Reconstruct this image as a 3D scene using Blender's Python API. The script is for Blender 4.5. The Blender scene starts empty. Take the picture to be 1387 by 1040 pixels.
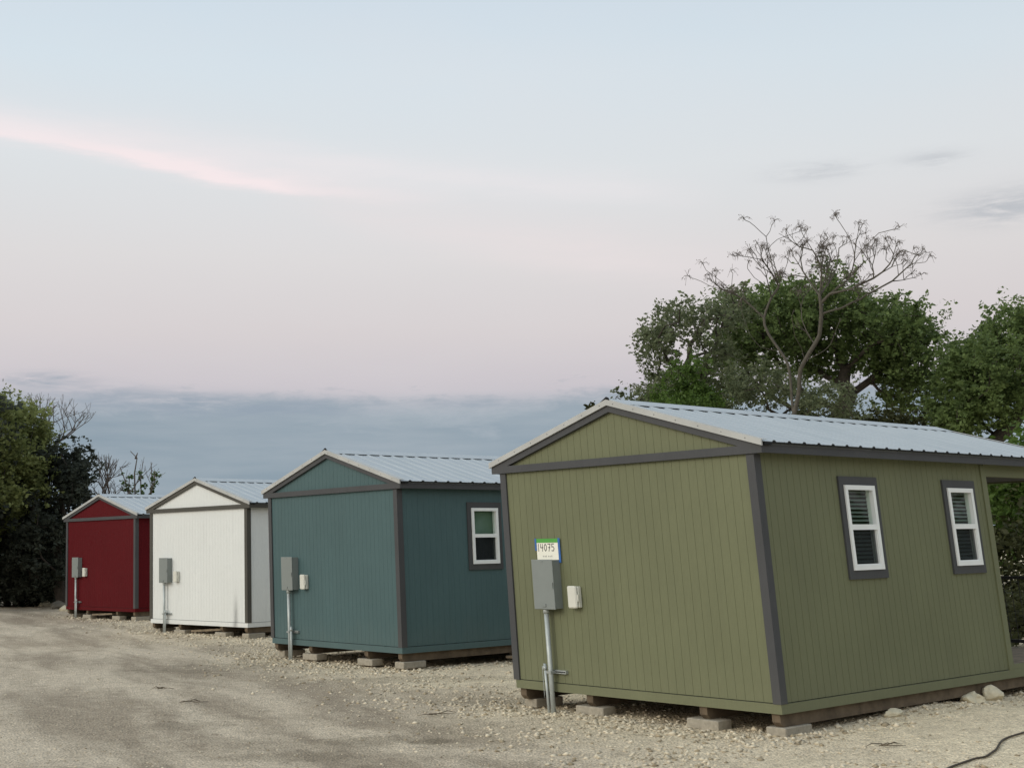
import bpy, math, random
import numpy as np
from mathutils import Vector, Matrix, noise

C = bpy.context.scene.collection
R = math.radians
CAMH, F, PITCH, ROLL = 1.68, 1776.37, .12283, .01802      # camera height, focal length in photo pixels, tilt

# ------------------------------------------------------------------ helpers
def ray(px, py):
    a, b = (px - 693.5) / F, -(py - 520) / F
    c, s = math.cos(ROLL), math.sin(ROLL)
    X, Z = a * c + b * s, -a * s + b * c
    c, s = math.cos(PITCH), math.sin(PITCH)
    return Vector((X, c - s * Z, s + c * Z))

def at(px, py, Y):
    r = ray(px, py)
    return Vector((0, 0, CAMH)) + r * (Y / r.y)

def azel(px, py):
    r = ray(px, py).normalized()
    return math.atan2(r.x, r.y), math.asin(r.z)

def tag(o, label=None, cat=None, group=None, kind=None):
    if label: o['label'] = label
    if cat: o['category'] = cat
    if group: o['group'] = group
    if kind: o['kind'] = kind
    return o

def empty(name, loc, rz=0, parent=None):
    o = bpy.data.objects.new(name, None)
    C.objects.link(o); o.location = loc; o.rotation_euler = (0, 0, rz)
    o.empty_display_size = .2
    return o

def link(name, me, mats, parent=None):
    o = bpy.data.objects.new(name, me)
    C.objects.link(o)
    for m in (mats if isinstance(mats, (list, tuple)) else [mats]): me.materials.append(m)
    if parent: o.parent = parent
    return o

class MB:
    """collects verts and faces of one mesh"""
    def __init__(s): s.v = []; s.f = []; s.m = []; s.sm = []
    def add(s, vs, fs, m=0, smooth=False):
        n = len(s.v); s.v += [tuple(p) for p in vs]
        for f in fs: s.f.append(tuple(i + n for i in f)); s.m.append(m); s.sm.append(smooth)
    def box(s, a0, a1, b0, b1, c0, c1, m=0, ch=0):
        if ch:   # chamfered in plan and on top
            k = ch
            pl = [(a0+k,b0),(a1-k,b0),(a1,b0+k),(a1,b1-k),(a1-k,b1),(a0+k,b1),(a0,b1-k),(a0,b0+k)]
            n = 8
            cx, cy = (a0+a1)/2, (b0+b1)/2
            ins = lambda p: (p[0] + (k if p[0] < cx else -k)*.8, p[1] + (k if p[1] < cy else -k)*.8)
            vs = [(*ins(p), c0) for p in pl] + [(*p, c0+k) for p in pl] + [(*p, c1-k) for p in pl] + [(*ins(p), c1) for p in pl]
            fs = [tuple(reversed(range(n))), tuple(range(3*n, 4*n))]
            for r in range(3):
                for i in range(n):
                    j = (i+1) % n; fs.append((r*n+i, r*n+j, (r+1)*n+j, (r+1)*n+i))
            s.add(vs, fs, m); return s
        s.add([(a0,b0,c0),(a1,b0,c0),(a1,b1,c0),(a0,b1,c0),(a0,b0,c1),(a1,b0,c1),(a1,b1,c1),(a0,b1,c1)],
              [(0,3,2,1),(4,5,6,7),(0,1,5,4),(1,2,6,5),(2,3,7,6),(3,0,4,7)], m)
        return s
    def quad(s, u, a0, a1, c0, c1, m=0):
        s.add([(u, a0, c0), (u, a1, c0), (u, a1, c1), (u, a0, c1)], [(0, 1, 2, 3)], m); return s
    def prism(s, poly, lo, hi, ax, m=0):
        """poly of 2-D points extruded along axis ax (0 u,1 v,2 z)"""
        def P(p, t):
            return (t, p[0], p[1]) if ax == 0 else (p[0], t, p[1]) if ax == 1 else (p[0], p[1], t)
        n = len(poly)
        vs = [P(p, lo) for p in poly] + [P(p, hi) for p in poly]
        fs = [tuple(reversed(range(n))), tuple(range(n, 2*n))]
        fs += [(i, (i+1) % n, n+(i+1) % n, n+i) for i in range(n)]
        s.add(vs, fs, m); return s
    def tube(s, pts, rad, n=8, m=0, cap=True):
        pts = [Vector(p) for p in pts]
        if not hasattr(rad, '__len__'): rad = [rad]*len(pts)
        vs = []; up = None
        for i, p in enumerate(pts):
            d = (pts[min(i+1, len(pts)-1)] - pts[max(i-1, 0)])
            d = d.normalized() if d.length > 1e-9 else Vector((0, 0, 1))
            if up is None: up = d.orthogonal().normalized()
            up = (up - d*up.dot(d)); up = up.normalized() if up.length > 1e-6 else d.orthogonal().normalized()
            w = d.cross(up)
            for k in range(n):
                a = 2*math.pi*k/n
                vs.append(p + (up*math.cos(a) + w*math.sin(a))*rad[i])
        fs = []
        for i in range(len(pts)-1):
            for k in range(n):
                j = (k+1) % n; fs.append((i*n+k, i*n+j, (i+1)*n+j, (i+1)*n+k))
        if cap: fs += [tuple(reversed(range(n))), tuple(range((len(pts)-1)*n, len(pts)*n))]
        s.add(vs, fs, m, True); return s
    def build(s, name, mats, parent=None, xf=None, off=(0, 0, 0)):
        me = bpy.data.meshes.new(name)
        vs = s.v
        if xf: vs = [xf(p) for p in vs]
        vs = [(p[0]-off[0], p[1]-off[1], p[2]-off[2]) for p in vs]
        me.from_pydata(vs, [], s.f)
        me.polygons.foreach_set('material_index', s.m)
        me.polygons.foreach_set('use_smooth', s.sm)
        me.update()
        import bmesh
        bm = bmesh.new(); bm.from_mesh(me); bmesh.ops.recalc_face_normals(bm, faces=bm.faces); bm.to_mesh(me); bm.free()
        return link(name, me, mats, parent)

# ------------------------------------------------------------------ materials
def srgb(r, g, b):
    f = lambda c: (c/255/12.92) if c/255 <= .04045 else ((c/255+.055)/1.055)**2.4
    return (f(r), f(g), f(b), 1)

class NT:
    def __init__(s, name):
        s.mat = bpy.data.materials.new(name); s.mat.use_nodes = True
        s.t = s.mat.node_tree; s.t.nodes.clear()
        s.out = s.n('ShaderNodeOutputMaterial')
    def n(s, ty, **kw):
        x = s.t.nodes.new(ty)
        for k, v in kw.items():
            if k.startswith('i_'):
                key = k[2:]; key = int(key) if key.isdigit() else key.replace('_', ' ')
                x.inputs[key].default_value = v
            else: setattr(x, k, v)
        return x
    def l(s, a, b): s.t.links.new(a, b)
    def noise(s, vec, scale, detail=4, rough=.55, dist=0):
        x = s.n('ShaderNodeTexNoise', i_Scale=scale, i_Detail=detail, i_Roughness=rough, i_Distortion=dist)
        if vec: s.l(vec, x.inputs['Vector'])
        return x.outputs['Fac']
    def ramp(s, fac, stops, interp='LINEAR'):
        x = s.n('ShaderNodeValToRGB'); s.l(fac, x.inputs[0]); x.color_ramp.interpolation = interp
        e = x.color_ramp.elements
        while len(e) < len(stops): e.new(.5)
        for i, (p, c) in enumerate(stops):
            e[i].position = p; e[i].color = c if hasattr(c, '__len__') else (c, c, c, 1)
        return x.outputs[0]
    def mix(s, fac, a, b, mode='MIX'):
        x = s.n('ShaderNodeMix', data_type='RGBA', blend_type=mode)
        for val, idx in ((fac, 0), (a, 6), (b, 7)):
            if hasattr(val, 'is_linked') or isinstance(val, bpy.types.NodeSocket): s.l(val, x.inputs[idx])
            else: x.inputs[idx].default_value = val
        return x.outputs[2]
    def math(s, op, a, b=None, c=None, clamp=False):
        x = s.n('ShaderNodeMath', operation=op, use_clamp=clamp)
        for i, val in enumerate((a, b, c)):
            if val is None: continue
            if isinstance(val, bpy.types.NodeSocket): s.l(val, x.inputs[i])
            else: x.inputs[i].default_value = val
        return x.outputs[0]
    def bsdf(s, col, rough=.7, metal=0, spec=.5, bump=None, bstr=.3, bdist=.01):
        x = s.n('ShaderNodeBsdfPrincipled', i_Metallic=metal)
        x.inputs['Specular IOR Level'].default_value = spec
        for val, k in ((col, 'Base Color'), (rough, 'Roughness')):
            if isinstance(val, bpy.types.NodeSocket): s.l(val, x.inputs[k])
            else: x.inputs[k].default_value = val
        if bump is not None:
            b = s.n('ShaderNodeBump', i_Strength=bstr, i_Distance=bdist)
            s.l(bump, b.inputs['Height']); s.l(b.outputs[0], x.inputs['Normal'])
        s.l(x.outputs[0], s.out.inputs[0])
        return x
    def coord(s, kind='Object', scale=(1, 1, 1)):
        t = s.n('ShaderNodeTexCoord'); m = s.n('ShaderNodeMapping'); m.inputs['Scale'].default_value = scale
        s.l(t.outputs[kind], m.inputs[0]); return m.outputs[0]

def scale_c(c, k): return (c[0]*k, c[1]*k, c[2]*k, 1)

def painted(name, c, rough=.62, grain=True, streak=.07, dirt=.05, spec=.3, smear=None):
    t = NT(name)
    big = t.noise(t.coord(scale=(1.1, 1.1, .7)), 1.3, 4)
    fine = t.noise(t.coord(scale=(30, 30, 4)), 2.5, 5, .65)
    col = t.mix(t.ramp(big, [(.3, 0), (.7, 1)]), scale_c(c, 1-streak), scale_c(c, 1+streak))
    col = t.mix(t.ramp(fine, [(.35, .0), (.75, .35)]), col, scale_c(c, .72))
    runs = t.noise(t.coord(scale=(5, 5, .35)), 2.2, 5, .6)
    col = t.mix(t.ramp(runs, [(.52, 0), (.75, .22)]), col, scale_c(c, .74))
    # dust thrown up on the bottom of the wall
    g = t.n('ShaderNodeSeparateXYZ'); t.l(t.coord(), g.inputs[0])
    hgt = t.math('MULTIPLY_ADD', t.noise(t.coord(scale=(3, 3, 1)), 2, 4), .55, g.outputs[2])
    col = t.mix(t.ramp(t.math('SUBTRACT', hgt, .28), [(0, dirt), (.45, 0)]), col, (.30, .26, .19, 1))
    if smear:
        w = t.math('DIVIDE', t.math('SUBTRACT', g.outputs[0], smear[0]), smear[1]); w = t.math('MULTIPLY', w, w)
        k = t.math('DIVIDE', t.math('SUBTRACT', g.outputs[2], smear[2]), smear[3]); k = t.math('MULTIPLY', k, k)
        e = t.math('EXPONENT', t.math('MULTIPLY', t.math('ADD', w, k), -1))
        col = t.mix(t.math('MULTIPLY', e, t.math('MULTIPLY_ADD', fine, .6, .25)), col, (.10, .10, .10, 1))
    t.bsdf(col, rough, spec=spec, bump=fine if grain else None, bstr=.35, bdist=.004)
    return t.mat

def plain(name, c, rough=.6, metal=0, var=.12, sc=6, bump=.15, spec=.4):
    t = NT(name)
    n = t.noise(t.coord(), sc, 5, .6)
    col = t.mix(t.ramp(n, [(.3, 0), (.7, 1)]), scale_c(c, 1-var), scale_c(c, 1+var))
    t.bsdf(col, rough, metal, spec, bump=n, bstr=bump, bdist=.003)
    return t.mat

M = {}
M['olive'] = painted('olive siding paint', (.151, .159, .088, 1))
M['teal'] = painted('teal siding paint', (.066, .118, .123, 1))
M['white'] = painted('white siding paint', (.715, .73, .715, 1), streak=.02, dirt=.04, smear=(-.42, .07, .12, .42))
M['red'] = painted('red siding paint', (.092, .004, .007, 1), dirt=.0, spec=.12)
M['trim'] = painted('charcoal trim paint', (.062, .063, .066, 1), streak=.10, dirt=.05)
M['trim_brown'] = painted('dark taupe trim paint', (.070, .066, .056, 1), streak=.10, dirt=.05)
M['drip'] = plain('eave edge metal', (.17, .18, .19, 1), .5, .3)
M['flash'] = plain('dawn-lit rake flashing', (.42, .42, .405, 1), .5, 0, .10, 3, .05)  # same galvalume as the roof, with warm dawn light put into its colour
M['foam'] = plain('black closure foam', (.008, .009, .010, 1), .9)
M['screw'] = plain('screw head', (.22, .22, .22, 1), .5, .4)
M['vinyl'] = plain('white vinyl frame', (.78, .79, .78, 1), .4, 0, .03, 6, .02)
M['blind'] = plain('window blind', (.19, .225, .20, 1), .7, 0, .03)
M['shade'] = plain('drawn window shade', (.12, .18, .135, 1), .7, 0, .05)
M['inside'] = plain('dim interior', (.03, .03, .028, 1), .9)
M['wood'] = plain('weathered lumber', (.20, .155, .105, 1), .85, 0, .35, 9, .5)
M['skid'] = plain('treated skid beam', (.115, .085, .055, 1), .85, 0, .35, 7, .5)
M['block'] = plain('concrete block', (.33, .295, .235, 1), .95, 0, .22, 24, .8)
M['boxgrey'] = plain('grey enclosure paint', (.205, .225, .215, 1), .45, 0, .05, 4, .05)
M['outlet'] = plain('outlet box plastic', (.62, .61, .54, 1), .5, 0, .05, 5, .05)
M['pipe'] = plain('grey conduit', (.40, .43, .42, 1), .4, .25, .12, 12, .1)
M['strut'] = plain('galvanised strut', (.40, .42, .41, 1), .4, .6, .15, 20, .1)
M['paper'] = plain('sign paper', (.80, .78, .68, 1), .8, 0, .03, 8, .1)
M['tape_green'] = plain('green tape', (.07, .32, .05, 1), .5, 0, .05)
M['tape_blue'] = plain('blue tape', (.03, .12, .36, 1), .5, 0, .05)
M['ink'] = plain('marker ink', (.03, .03, .035, 1), .7)
M['ink_faint'] = plain('faint pencil', (.45, .44, .40, 1), .8)
M['hose'] = plain('dark hose', (.060, .046, .032, 1), .7, 0, .3, 8, .2)
M['rail'] = plain('black rail metal', (.02, .021, .022, 1), .5, .2)
M['stone'] = plain('limestone', (.60, .54, .40, 1), .95, 0, .22, 5, .8)
M['stone_dark'] = plain('dark rubble', (.13, .115, .09, 1), .95, 0, .3, 5, .8)
M['bark'] = plain('live oak bark', (.055, .045, .036, 1), .95, 0, .3, 14, 1)
M['bark_pale'] = plain('pale bare bark', (.088, .078, .062, 1), .95, 0, .25, 14, .8)
M['twig'] = plain('thin twig bark', (.14, .115, .10, 1), .95, 0, .2, 14, .5)
M['debris'] = plain('dead twig', (.12, .095, .065, 1), .95, 0, .3)

def roof_mat():
    t = NT('galvalume roof')
    n = t.noise(t.coord(scale=(.6, 3, 1)), 2.0, 4)
    sp = t.noise(t.coord(), 40, 3)
    col = t.mix(t.ramp(n, [(.3, 0), (.7, 1)]), (.40, .435, .455, 1), (.46, .49, .505, 1))
    rg = t.math('MULTIPLY_ADD', sp, .12, .36)
    t.bsdf(col, rg, .35, .5, bump=n, bstr=.05, bdist=.01)
    return t.mat
M['roof'] = roof_mat()

def glass(name, alpha, tint):
    t = NT(name)
    tr = t.n('ShaderNodeBsdfTransparent', i_Color=(*tint, 1))
    gl = t.n('ShaderNodeBsdfGlossy', i_Roughness=.03)
    gl.inputs['Color'].default_value = (.9, .95, .92, 1)
    lw = t.n('ShaderNodeLayerWeight', i_Blend=.5)
    fr = t.math('MULTIPLY_ADD', t.math('POWER', lw.outputs['Facing'], 5.0), .75, .045)
    mx = t.n('ShaderNodeMixShader')
    t.l(t.math('ADD', fr, alpha, clamp=True), mx.inputs[0]); t.l(tr.outputs[0], mx.inputs[1]); t.l(gl.outputs[0], mx.inputs[2])
    t.l(mx.outputs[0], t.out.inputs[0]); return t.mat
M['pane'] = glass('window glass', .0, (.86, .93, .88))
def screen():
    t = NT('insect screen')
    tr = t.n('ShaderNodeBsdfTransparent'); df = t.n('ShaderNodeBsdfDiffuse'); df.inputs[0].default_value = (.028, .032, .034, 1)
    mx = t.n('ShaderNodeMixShader', i_0=.62); t.l(tr.outputs[0], mx.inputs[1]); t.l(df.outputs[0], mx.inputs[2])
    t.l(mx.outputs[0], t.out.inputs[0]); return t.mat
M['screen'] = screen()

def leaf_mat(name, dark, light, rough=.55):
    t = NT(name)
    a = t.n('ShaderNodeAttribute', attribute_name='tone')
    col = t.mix(a.outputs['Fac'], (*dark, 1), (*light, 1))
    df = t.n('ShaderNodeBsdfPrincipled'); t.l(col, df.inputs['Base Color'])
    df.inputs['Roughness'].default_value = rough; df.inputs['Specular IOR Level'].default_value = .25
    tl = t.n('ShaderNodeBsdfTranslucent'); t.l(col, tl.inputs[0])
    mx = t.n('ShaderNodeMixShader', i_0=.45); t.l(df.outputs[0], mx.inputs[1]); t.l(tl.outputs[0], mx.inputs[2])
    t.l(mx.outputs[0], t.out.inputs[0]); return t.mat
M['lf_oak'] = leaf_mat('oak leaves', (.060, .092, .030), (.215, .29, .098))
M['lf_grey'] = leaf_mat('grey green leaves', (.085, .105, .050), (.23, .26, .145))
M['lf_bright'] = leaf_mat('fresh green leaves', (.055, .095, .018), (.13, .21, .045))
M['lf_yellow'] = leaf_mat('yellow green leaves', (.12, .14, .046), (.37, .41, .155))
M['lf_dark'] = leaf_mat('dark evergreen leaves', (.024, .030, .022), (.095, .108, .080))
M['lf_brush'] = leaf_mat('brush leaves', (.030, .034, .014), (.095, .10, .038))

# ------------------------------------------------------------------ ground
def gz(x, y):
    """height of the ground"""
    h = .0028*(min(max(y, 0), 40)-24)
    # bank of the road at the far left, above the pad the sheds stand on
    e = (6.0-.5*y) - x
    if y > 26: h += .16*min(1, max(0, (e-1.0)/2.5))*min(1, (y-26)/8)
    d = math.hypot((x-4.3)/1.3, (y-13.0)/1.6); h += .07*math.exp(-d*d)
    if y > 42 or abs(x) > 24: return h
    h += .035*noise.noise(Vector((x*.22, y*.22, 0))) + .018*noise.noise(Vector((x*.9, y*.9, 3)))
    h += .010*noise.noise(Vector((x*3.1, y*3.1, 7)))
    return h

def ground_mat():
    t = NT('crushed limestone ground')
    tc = t.n('ShaderNodeTexCoord'); P = tc.outputs['Object']
    sx = t.n('ShaderNodeSeparateXYZ'); t.l(P, sx.inputs[0]); x, y = sx.outputs[0], sx.outputs[1]
    # along / across the track
    mp = t.n('ShaderNodeMapping'); mp.inputs['Rotation'].default_value = (0, 0, R(-26.5)); t.l(P, mp.inputs[0])
    mp2 = t.n('ShaderNodeMapping'); mp2.inputs['Scale'].default_value = (1, .22, 1); t.l(mp.outputs[0], mp2.inputs[0])
    edge = t.math('SUBTRACT', x, t.math('MULTIPLY_ADD', y, -.5, 6.7))
    wob = t.noise(P, .55, 5, .6)
    e2 = t.math('ADD', edge, t.math('MULTIPLY_ADD', wob, 3.0, -1.5))
    mask = t.ramp(t.math('MULTIPLY_ADD', e2, .30, .42), [(0, 0), (1, 1)], 'EASE')
    streak = t.noise(mp2.outputs[0], 1.1, 6, .6, .4)
    fine = t.noise(P, 26, 6, .7)
    med = t.noise(P, 5.0, 6, .68)
    road = t.mix(t.ramp(streak, [(.40, 0), (.60, 1)]), (.375, .308, .228, 1), (.61, .515, .39, 1))
    pad = t.mix(t.ramp(wob, [(.35, 0), (.6, 1)]), (.71, .60, .435, 1), (.80, .68, .485, 1))
    col = t.mix(mask, road, pad)
    # speckle of chips and fines
    vo = t.n('ShaderNodeTexVoronoi', i_Scale=38.0, i_Randomness=1.0); t.l(P, vo.inputs['Vector'])
    vc = t.n('ShaderNodeSeparateColor'); t.l(vo.outputs['Color'], vc.inputs[0])
    chip = t.ramp(vc.outputs[0], [(0, .84), (.5, 1.0), (.86, 1.04), (1, 1.22)])
    col = t.mix(1.0, col, chip, 'MULTIPLY')
    v2 = t.n('ShaderNodeTexVoronoi', i_Scale=85.0, i_Randomness=1.0); t.l(P, v2.inputs['Vector'])
    vc2 = t.n('ShaderNodeSeparateColor'); t.l(v2.outputs['Color'], vc2.inputs[0])
    col = t.mix(1.0, col, t.ramp(vc2.outputs[1], [(0, .70), (.3, .94), (.8, 1.05), (1, 1.30)]), 'MULTIPLY')
    col = t.mix(1.0, col, t.ramp(med, [(.28, .78), (.5, 1.0), (.72, 1.10)]), 'MULTIPLY')
    col = t.mix(1.0, col, t.ramp(fine, [(.3, .80), (.7, 1.15)]), 'MULTIPLY')
    # dark damp / organic patches
    pt = t.noise(P, .95, 5, .72, .6)
    pm = t.math('MULTIPLY', t.ramp(pt, [(.60, 0), (.70, 1)]), t.ramp(t.math('MULTIPLY_ADD', edge, -.16, .85), [(.2, 0), (.6, 1)]))
    col = t.mix(t.math('MULTIPLY', t.math('MULTIPLY', pm, t.ramp(fine, [(.38, .25), (.6, 1)])), .62), col, (.17, .135, .092, 1))
    # two dark worn spots in the track near the camera
    def spot(cx, cy, rx, ry, s):
        dx = t.math('DIVIDE', t.math('SUBTRACT', x, cx), rx); dy = t.math('DIVIDE', t.math('SUBTRACT', y, cy), ry)
        r2 = t.math('ADD', t.math('MULTIPLY', dx, dx), t.math('MULTIPLY', dy, dy))
        r3 = t.math('ADD', r2, t.math('MULTIPLY_ADD', med, 2.4, -1.2))
        return t.math('MULTIPLY', t.ramp(t.math('SUBTRACT', 1.2, r3), [(0, 0), (.8, 1)]), s)
    for a in ((-1.35, 12.1, .55, .32, .55), (-.80, 12.0, .22, .20, .75), (-1.9, 11.3, .6, .3, .4), (-3.3, 13.4, .5, .35, .4), (.0, 14.9, .9, .4, .4), (-4.6, 19.6, 1.2, .8, .35), (-1.2, 17.3, 1.6, .5, .4)):
        col = t.mix(t.math('MULTIPLY', spot(*a), t.ramp(fine, [(.36, .3), (.58, 1)])), col, (.13, .105, .07, 1))
    hgt = t.math('ADD', t.math('MULTIPLY', fine, .6), t.math('ADD', t.math('MULTIPLY', med, 1.5), t.math('MULTIPLY', vo.outputs['Distance'], .8)))
    t.bsdf(col, .95, 0, .15, bump=hgt, bstr=.75, bdist=.03)
    return t.mat

def build_ground():
    def axis(lim, fine, step, grow):
        a = [0.0]; s = step
        while a[-1] < lim:
            a.append(a[-1]+s)
            if a[-1] > fine: s *= grow
        return a
    xp = axis(900, 7, .16, 1.06); xs = [-v for v in reversed(xp[1:])] + xp
    yp = axis(900, 24, .16, 1.05); ys = [7+v for v in yp]
    ym = axis(700, 3, .4, 1.3); ys = [7-v for v in reversed(ym[1:])] + ys
    nx, ny = len(xs), len(ys)
    vs = [(x, y, gz(x, y)) for y in ys for x in xs]
    fs = [(j*nx+i, j*nx+i+1, (j+1)*nx+i+1, (j+1)*nx+i) for j in range(ny-1) for i in range(nx-1)]
    me = bpy.data.meshes.new('ground'); me.from_pydata(vs, [], fs)
    me.polygons.foreach_set('use_smooth', [True]*len(fs)); me.update()
    tag(link('ground', me, ground_mat()), kind='structure')
build_ground()

# ------------------------------------------------------------------ sheds
W, RISE, OV, SK, H = 3.526, .605, .112, .085, 2.30
LG, LR = 4.09, 6.26
TIP = .068
SLOPE = (RISE-TIP)/(W/2+OV)
zo = lambda u: H + RISE - SLOPE*abs(u+W/2)             # top of the grey rake board
FL = .045
zr = lambda u: zo(u) + FL                              # roof sheet

class Frame:
    """one shed's own frame: u along the gable, v back from it, z up from the bottom of the skirt"""
    def __init__(s, x, y, z, yaw, su, sv):
        s.x, s.y, s.z, s.yaw, s.su, s.sv = x, y, z, yaw, su, sv
    def xf(s, p): return (p[0]+s.su*p[2], p[1]+s.sv*p[2], p[2])
    def world(s, p):
        c, n = math.cos(s.yaw), math.sin(s.yaw)
        return Vector((s.x+c*p[0]-n*p[1], s.y+n*p[0]+c*p[1], s.z+p[2]))

FR = {'g': Frame(2.3069, 11.7116, CAMH-1.5025, -.8452, -.1066, .0241),
      't': Frame(-1.5961, 18.5982, CAMH-1.4636, -.8532, -.0242, -.0176),
      'w': Frame(-5.1877, 25.6953, CAMH-1.4710, -.7573, -.0024, -.0152),
      'r': Frame(-9.3883, 32.7394, CAMH-1.4484, -.7630, -.0086, -.0097)}

def grooved(a0, a1, top, bot, put, holes=(), pitch=.1016, gw=.006, gd=.0025, m=MB):
    """sheet of grooved siding; put(a, depth, z) -> vertex; top/bot functions of a; holes = (a0,a1,z0,z1)"""
    mb = MB(); cuts = {a0, a1}
    k = a0+.05
    gro = []
    while k < a1-.03:
        gro.append((k, k+gw)); k += pitch
    for g in gro: cuts |= set(g)
    for h in holes: cuts |= {h[0], h[1]}
    if a0 < -W/2 < a1: cuts.add(-W/2)
    cs = sorted(cuts); segs = []
    for c0, c1 in zip(cs, cs[1:]):
        if c1-c0 < 1e-6: continue
        mid = (c0+c1)/2
        d = gd if any(g[0] < mid < g[1] for g in gro) else 0
        spans = [(bot(c0), bot(c1), top(c0), top(c1))]
        for h in holes:
            if h[0]-1e-6 <= mid <= h[1]+1e-6: spans = [(bot(c0), bot(c1), h[2], h[2]), (h[3], h[3], top(c0), top(c1))]
        for b0, b1, t0, t1 in spans:
            mb.add([put(c0, d, b0), put(c1, d, b1), put(c1, d, t1), put(c0, d, t0)], [(0, 1, 2, 3)])
        segs.append((c0, c1, d, [(b0, t0) for b0, b1, t0, t1 in spans]))
    for (p0, p1, d0, s0), (q0, q1, d1, s1) in zip(segs, segs[1:]):
        if d0 != d1:
            for b0, t0 in (s0 if len(s0) > len(s1) else s1):
                b = max(b0, bot(p1)) if b0 > SK+.5 else bot(p1); t = top(p1) if t0 > H-.2 else t0
                mb.add([put(p1, d0, b), put(p1, d1, b), put(p1, d1, t), put(p1, d0, t)], [(0, 1, 2, 3)])
    return mb

def gable_trim(v0, v1):
    mb = MB(); c = -W/2; b = .078; r = .066
    k = (RISE - r - b)/SLOPE
    Lp, Rp = (c-k, H+b), (c+k, H+b)
    bl, br = (-W-OV, H), (OV, H)
    mb.prism([bl, br, Rp, Lp], v0, v1, 1)
    mb.prism([bl, Lp, (c, H+RISE-r), (c, H+RISE), (-W-OV, zo(-W-OV))], v0, v1, 1)
    mb.prism([br, (OV, zo(OV)), (c, H+RISE), (c, H+RISE-r), Rp], v0, v1, 1)
    return mb

def roof_sheet(side):
    """ribbed metal, one slope; side -1 left, +1 right"""
    mb = MB(); pitch = .2286; prof = []
    v = -.021; prof.append((v, 0)); v = .14
    while v < LR-.08:
        prof += [(v-.032, 0), (v-.014, .015), (v+.014, .015), (v+.032, 0)]
        for q in (.076, .152): prof += [(v+q-.008, 0), (v+q, .003), (v+q+.008, 0)]
        v += pitch
    prof = [p for p in prof if p[0] < LR+.02] + [(LR+.03, 0)]
    ue = OV+.03 if side > 0 else -W-OV-.03
    us = [-W/2 + (ue+W/2)*t for t in (0, .5, 1)]
    n = len(prof); vs = []
    for u in us: vs += [(u, a, zr(u)+b) for a, b in prof]
    fs = [(j*n+i, j*n+i+1, (j+1)*n+i+1, (j+1)*n+i) for j in range(2) for i in range(n-1)]
    vs2 = [(p[0], p[1], p[2]-.004) for p in vs]; m = len(vs)
    mb.add(vs, fs); mb.add(vs2, [tuple(reversed(f)) for f in fs])
    e = 2*n
    mb.add([vs[e+i] for i in range(n)] + [vs2[e+i] for i in range(n)], [(i, i+1, n+i+1, n+i) for i in range(n-1)])
    return mb, prof

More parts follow.
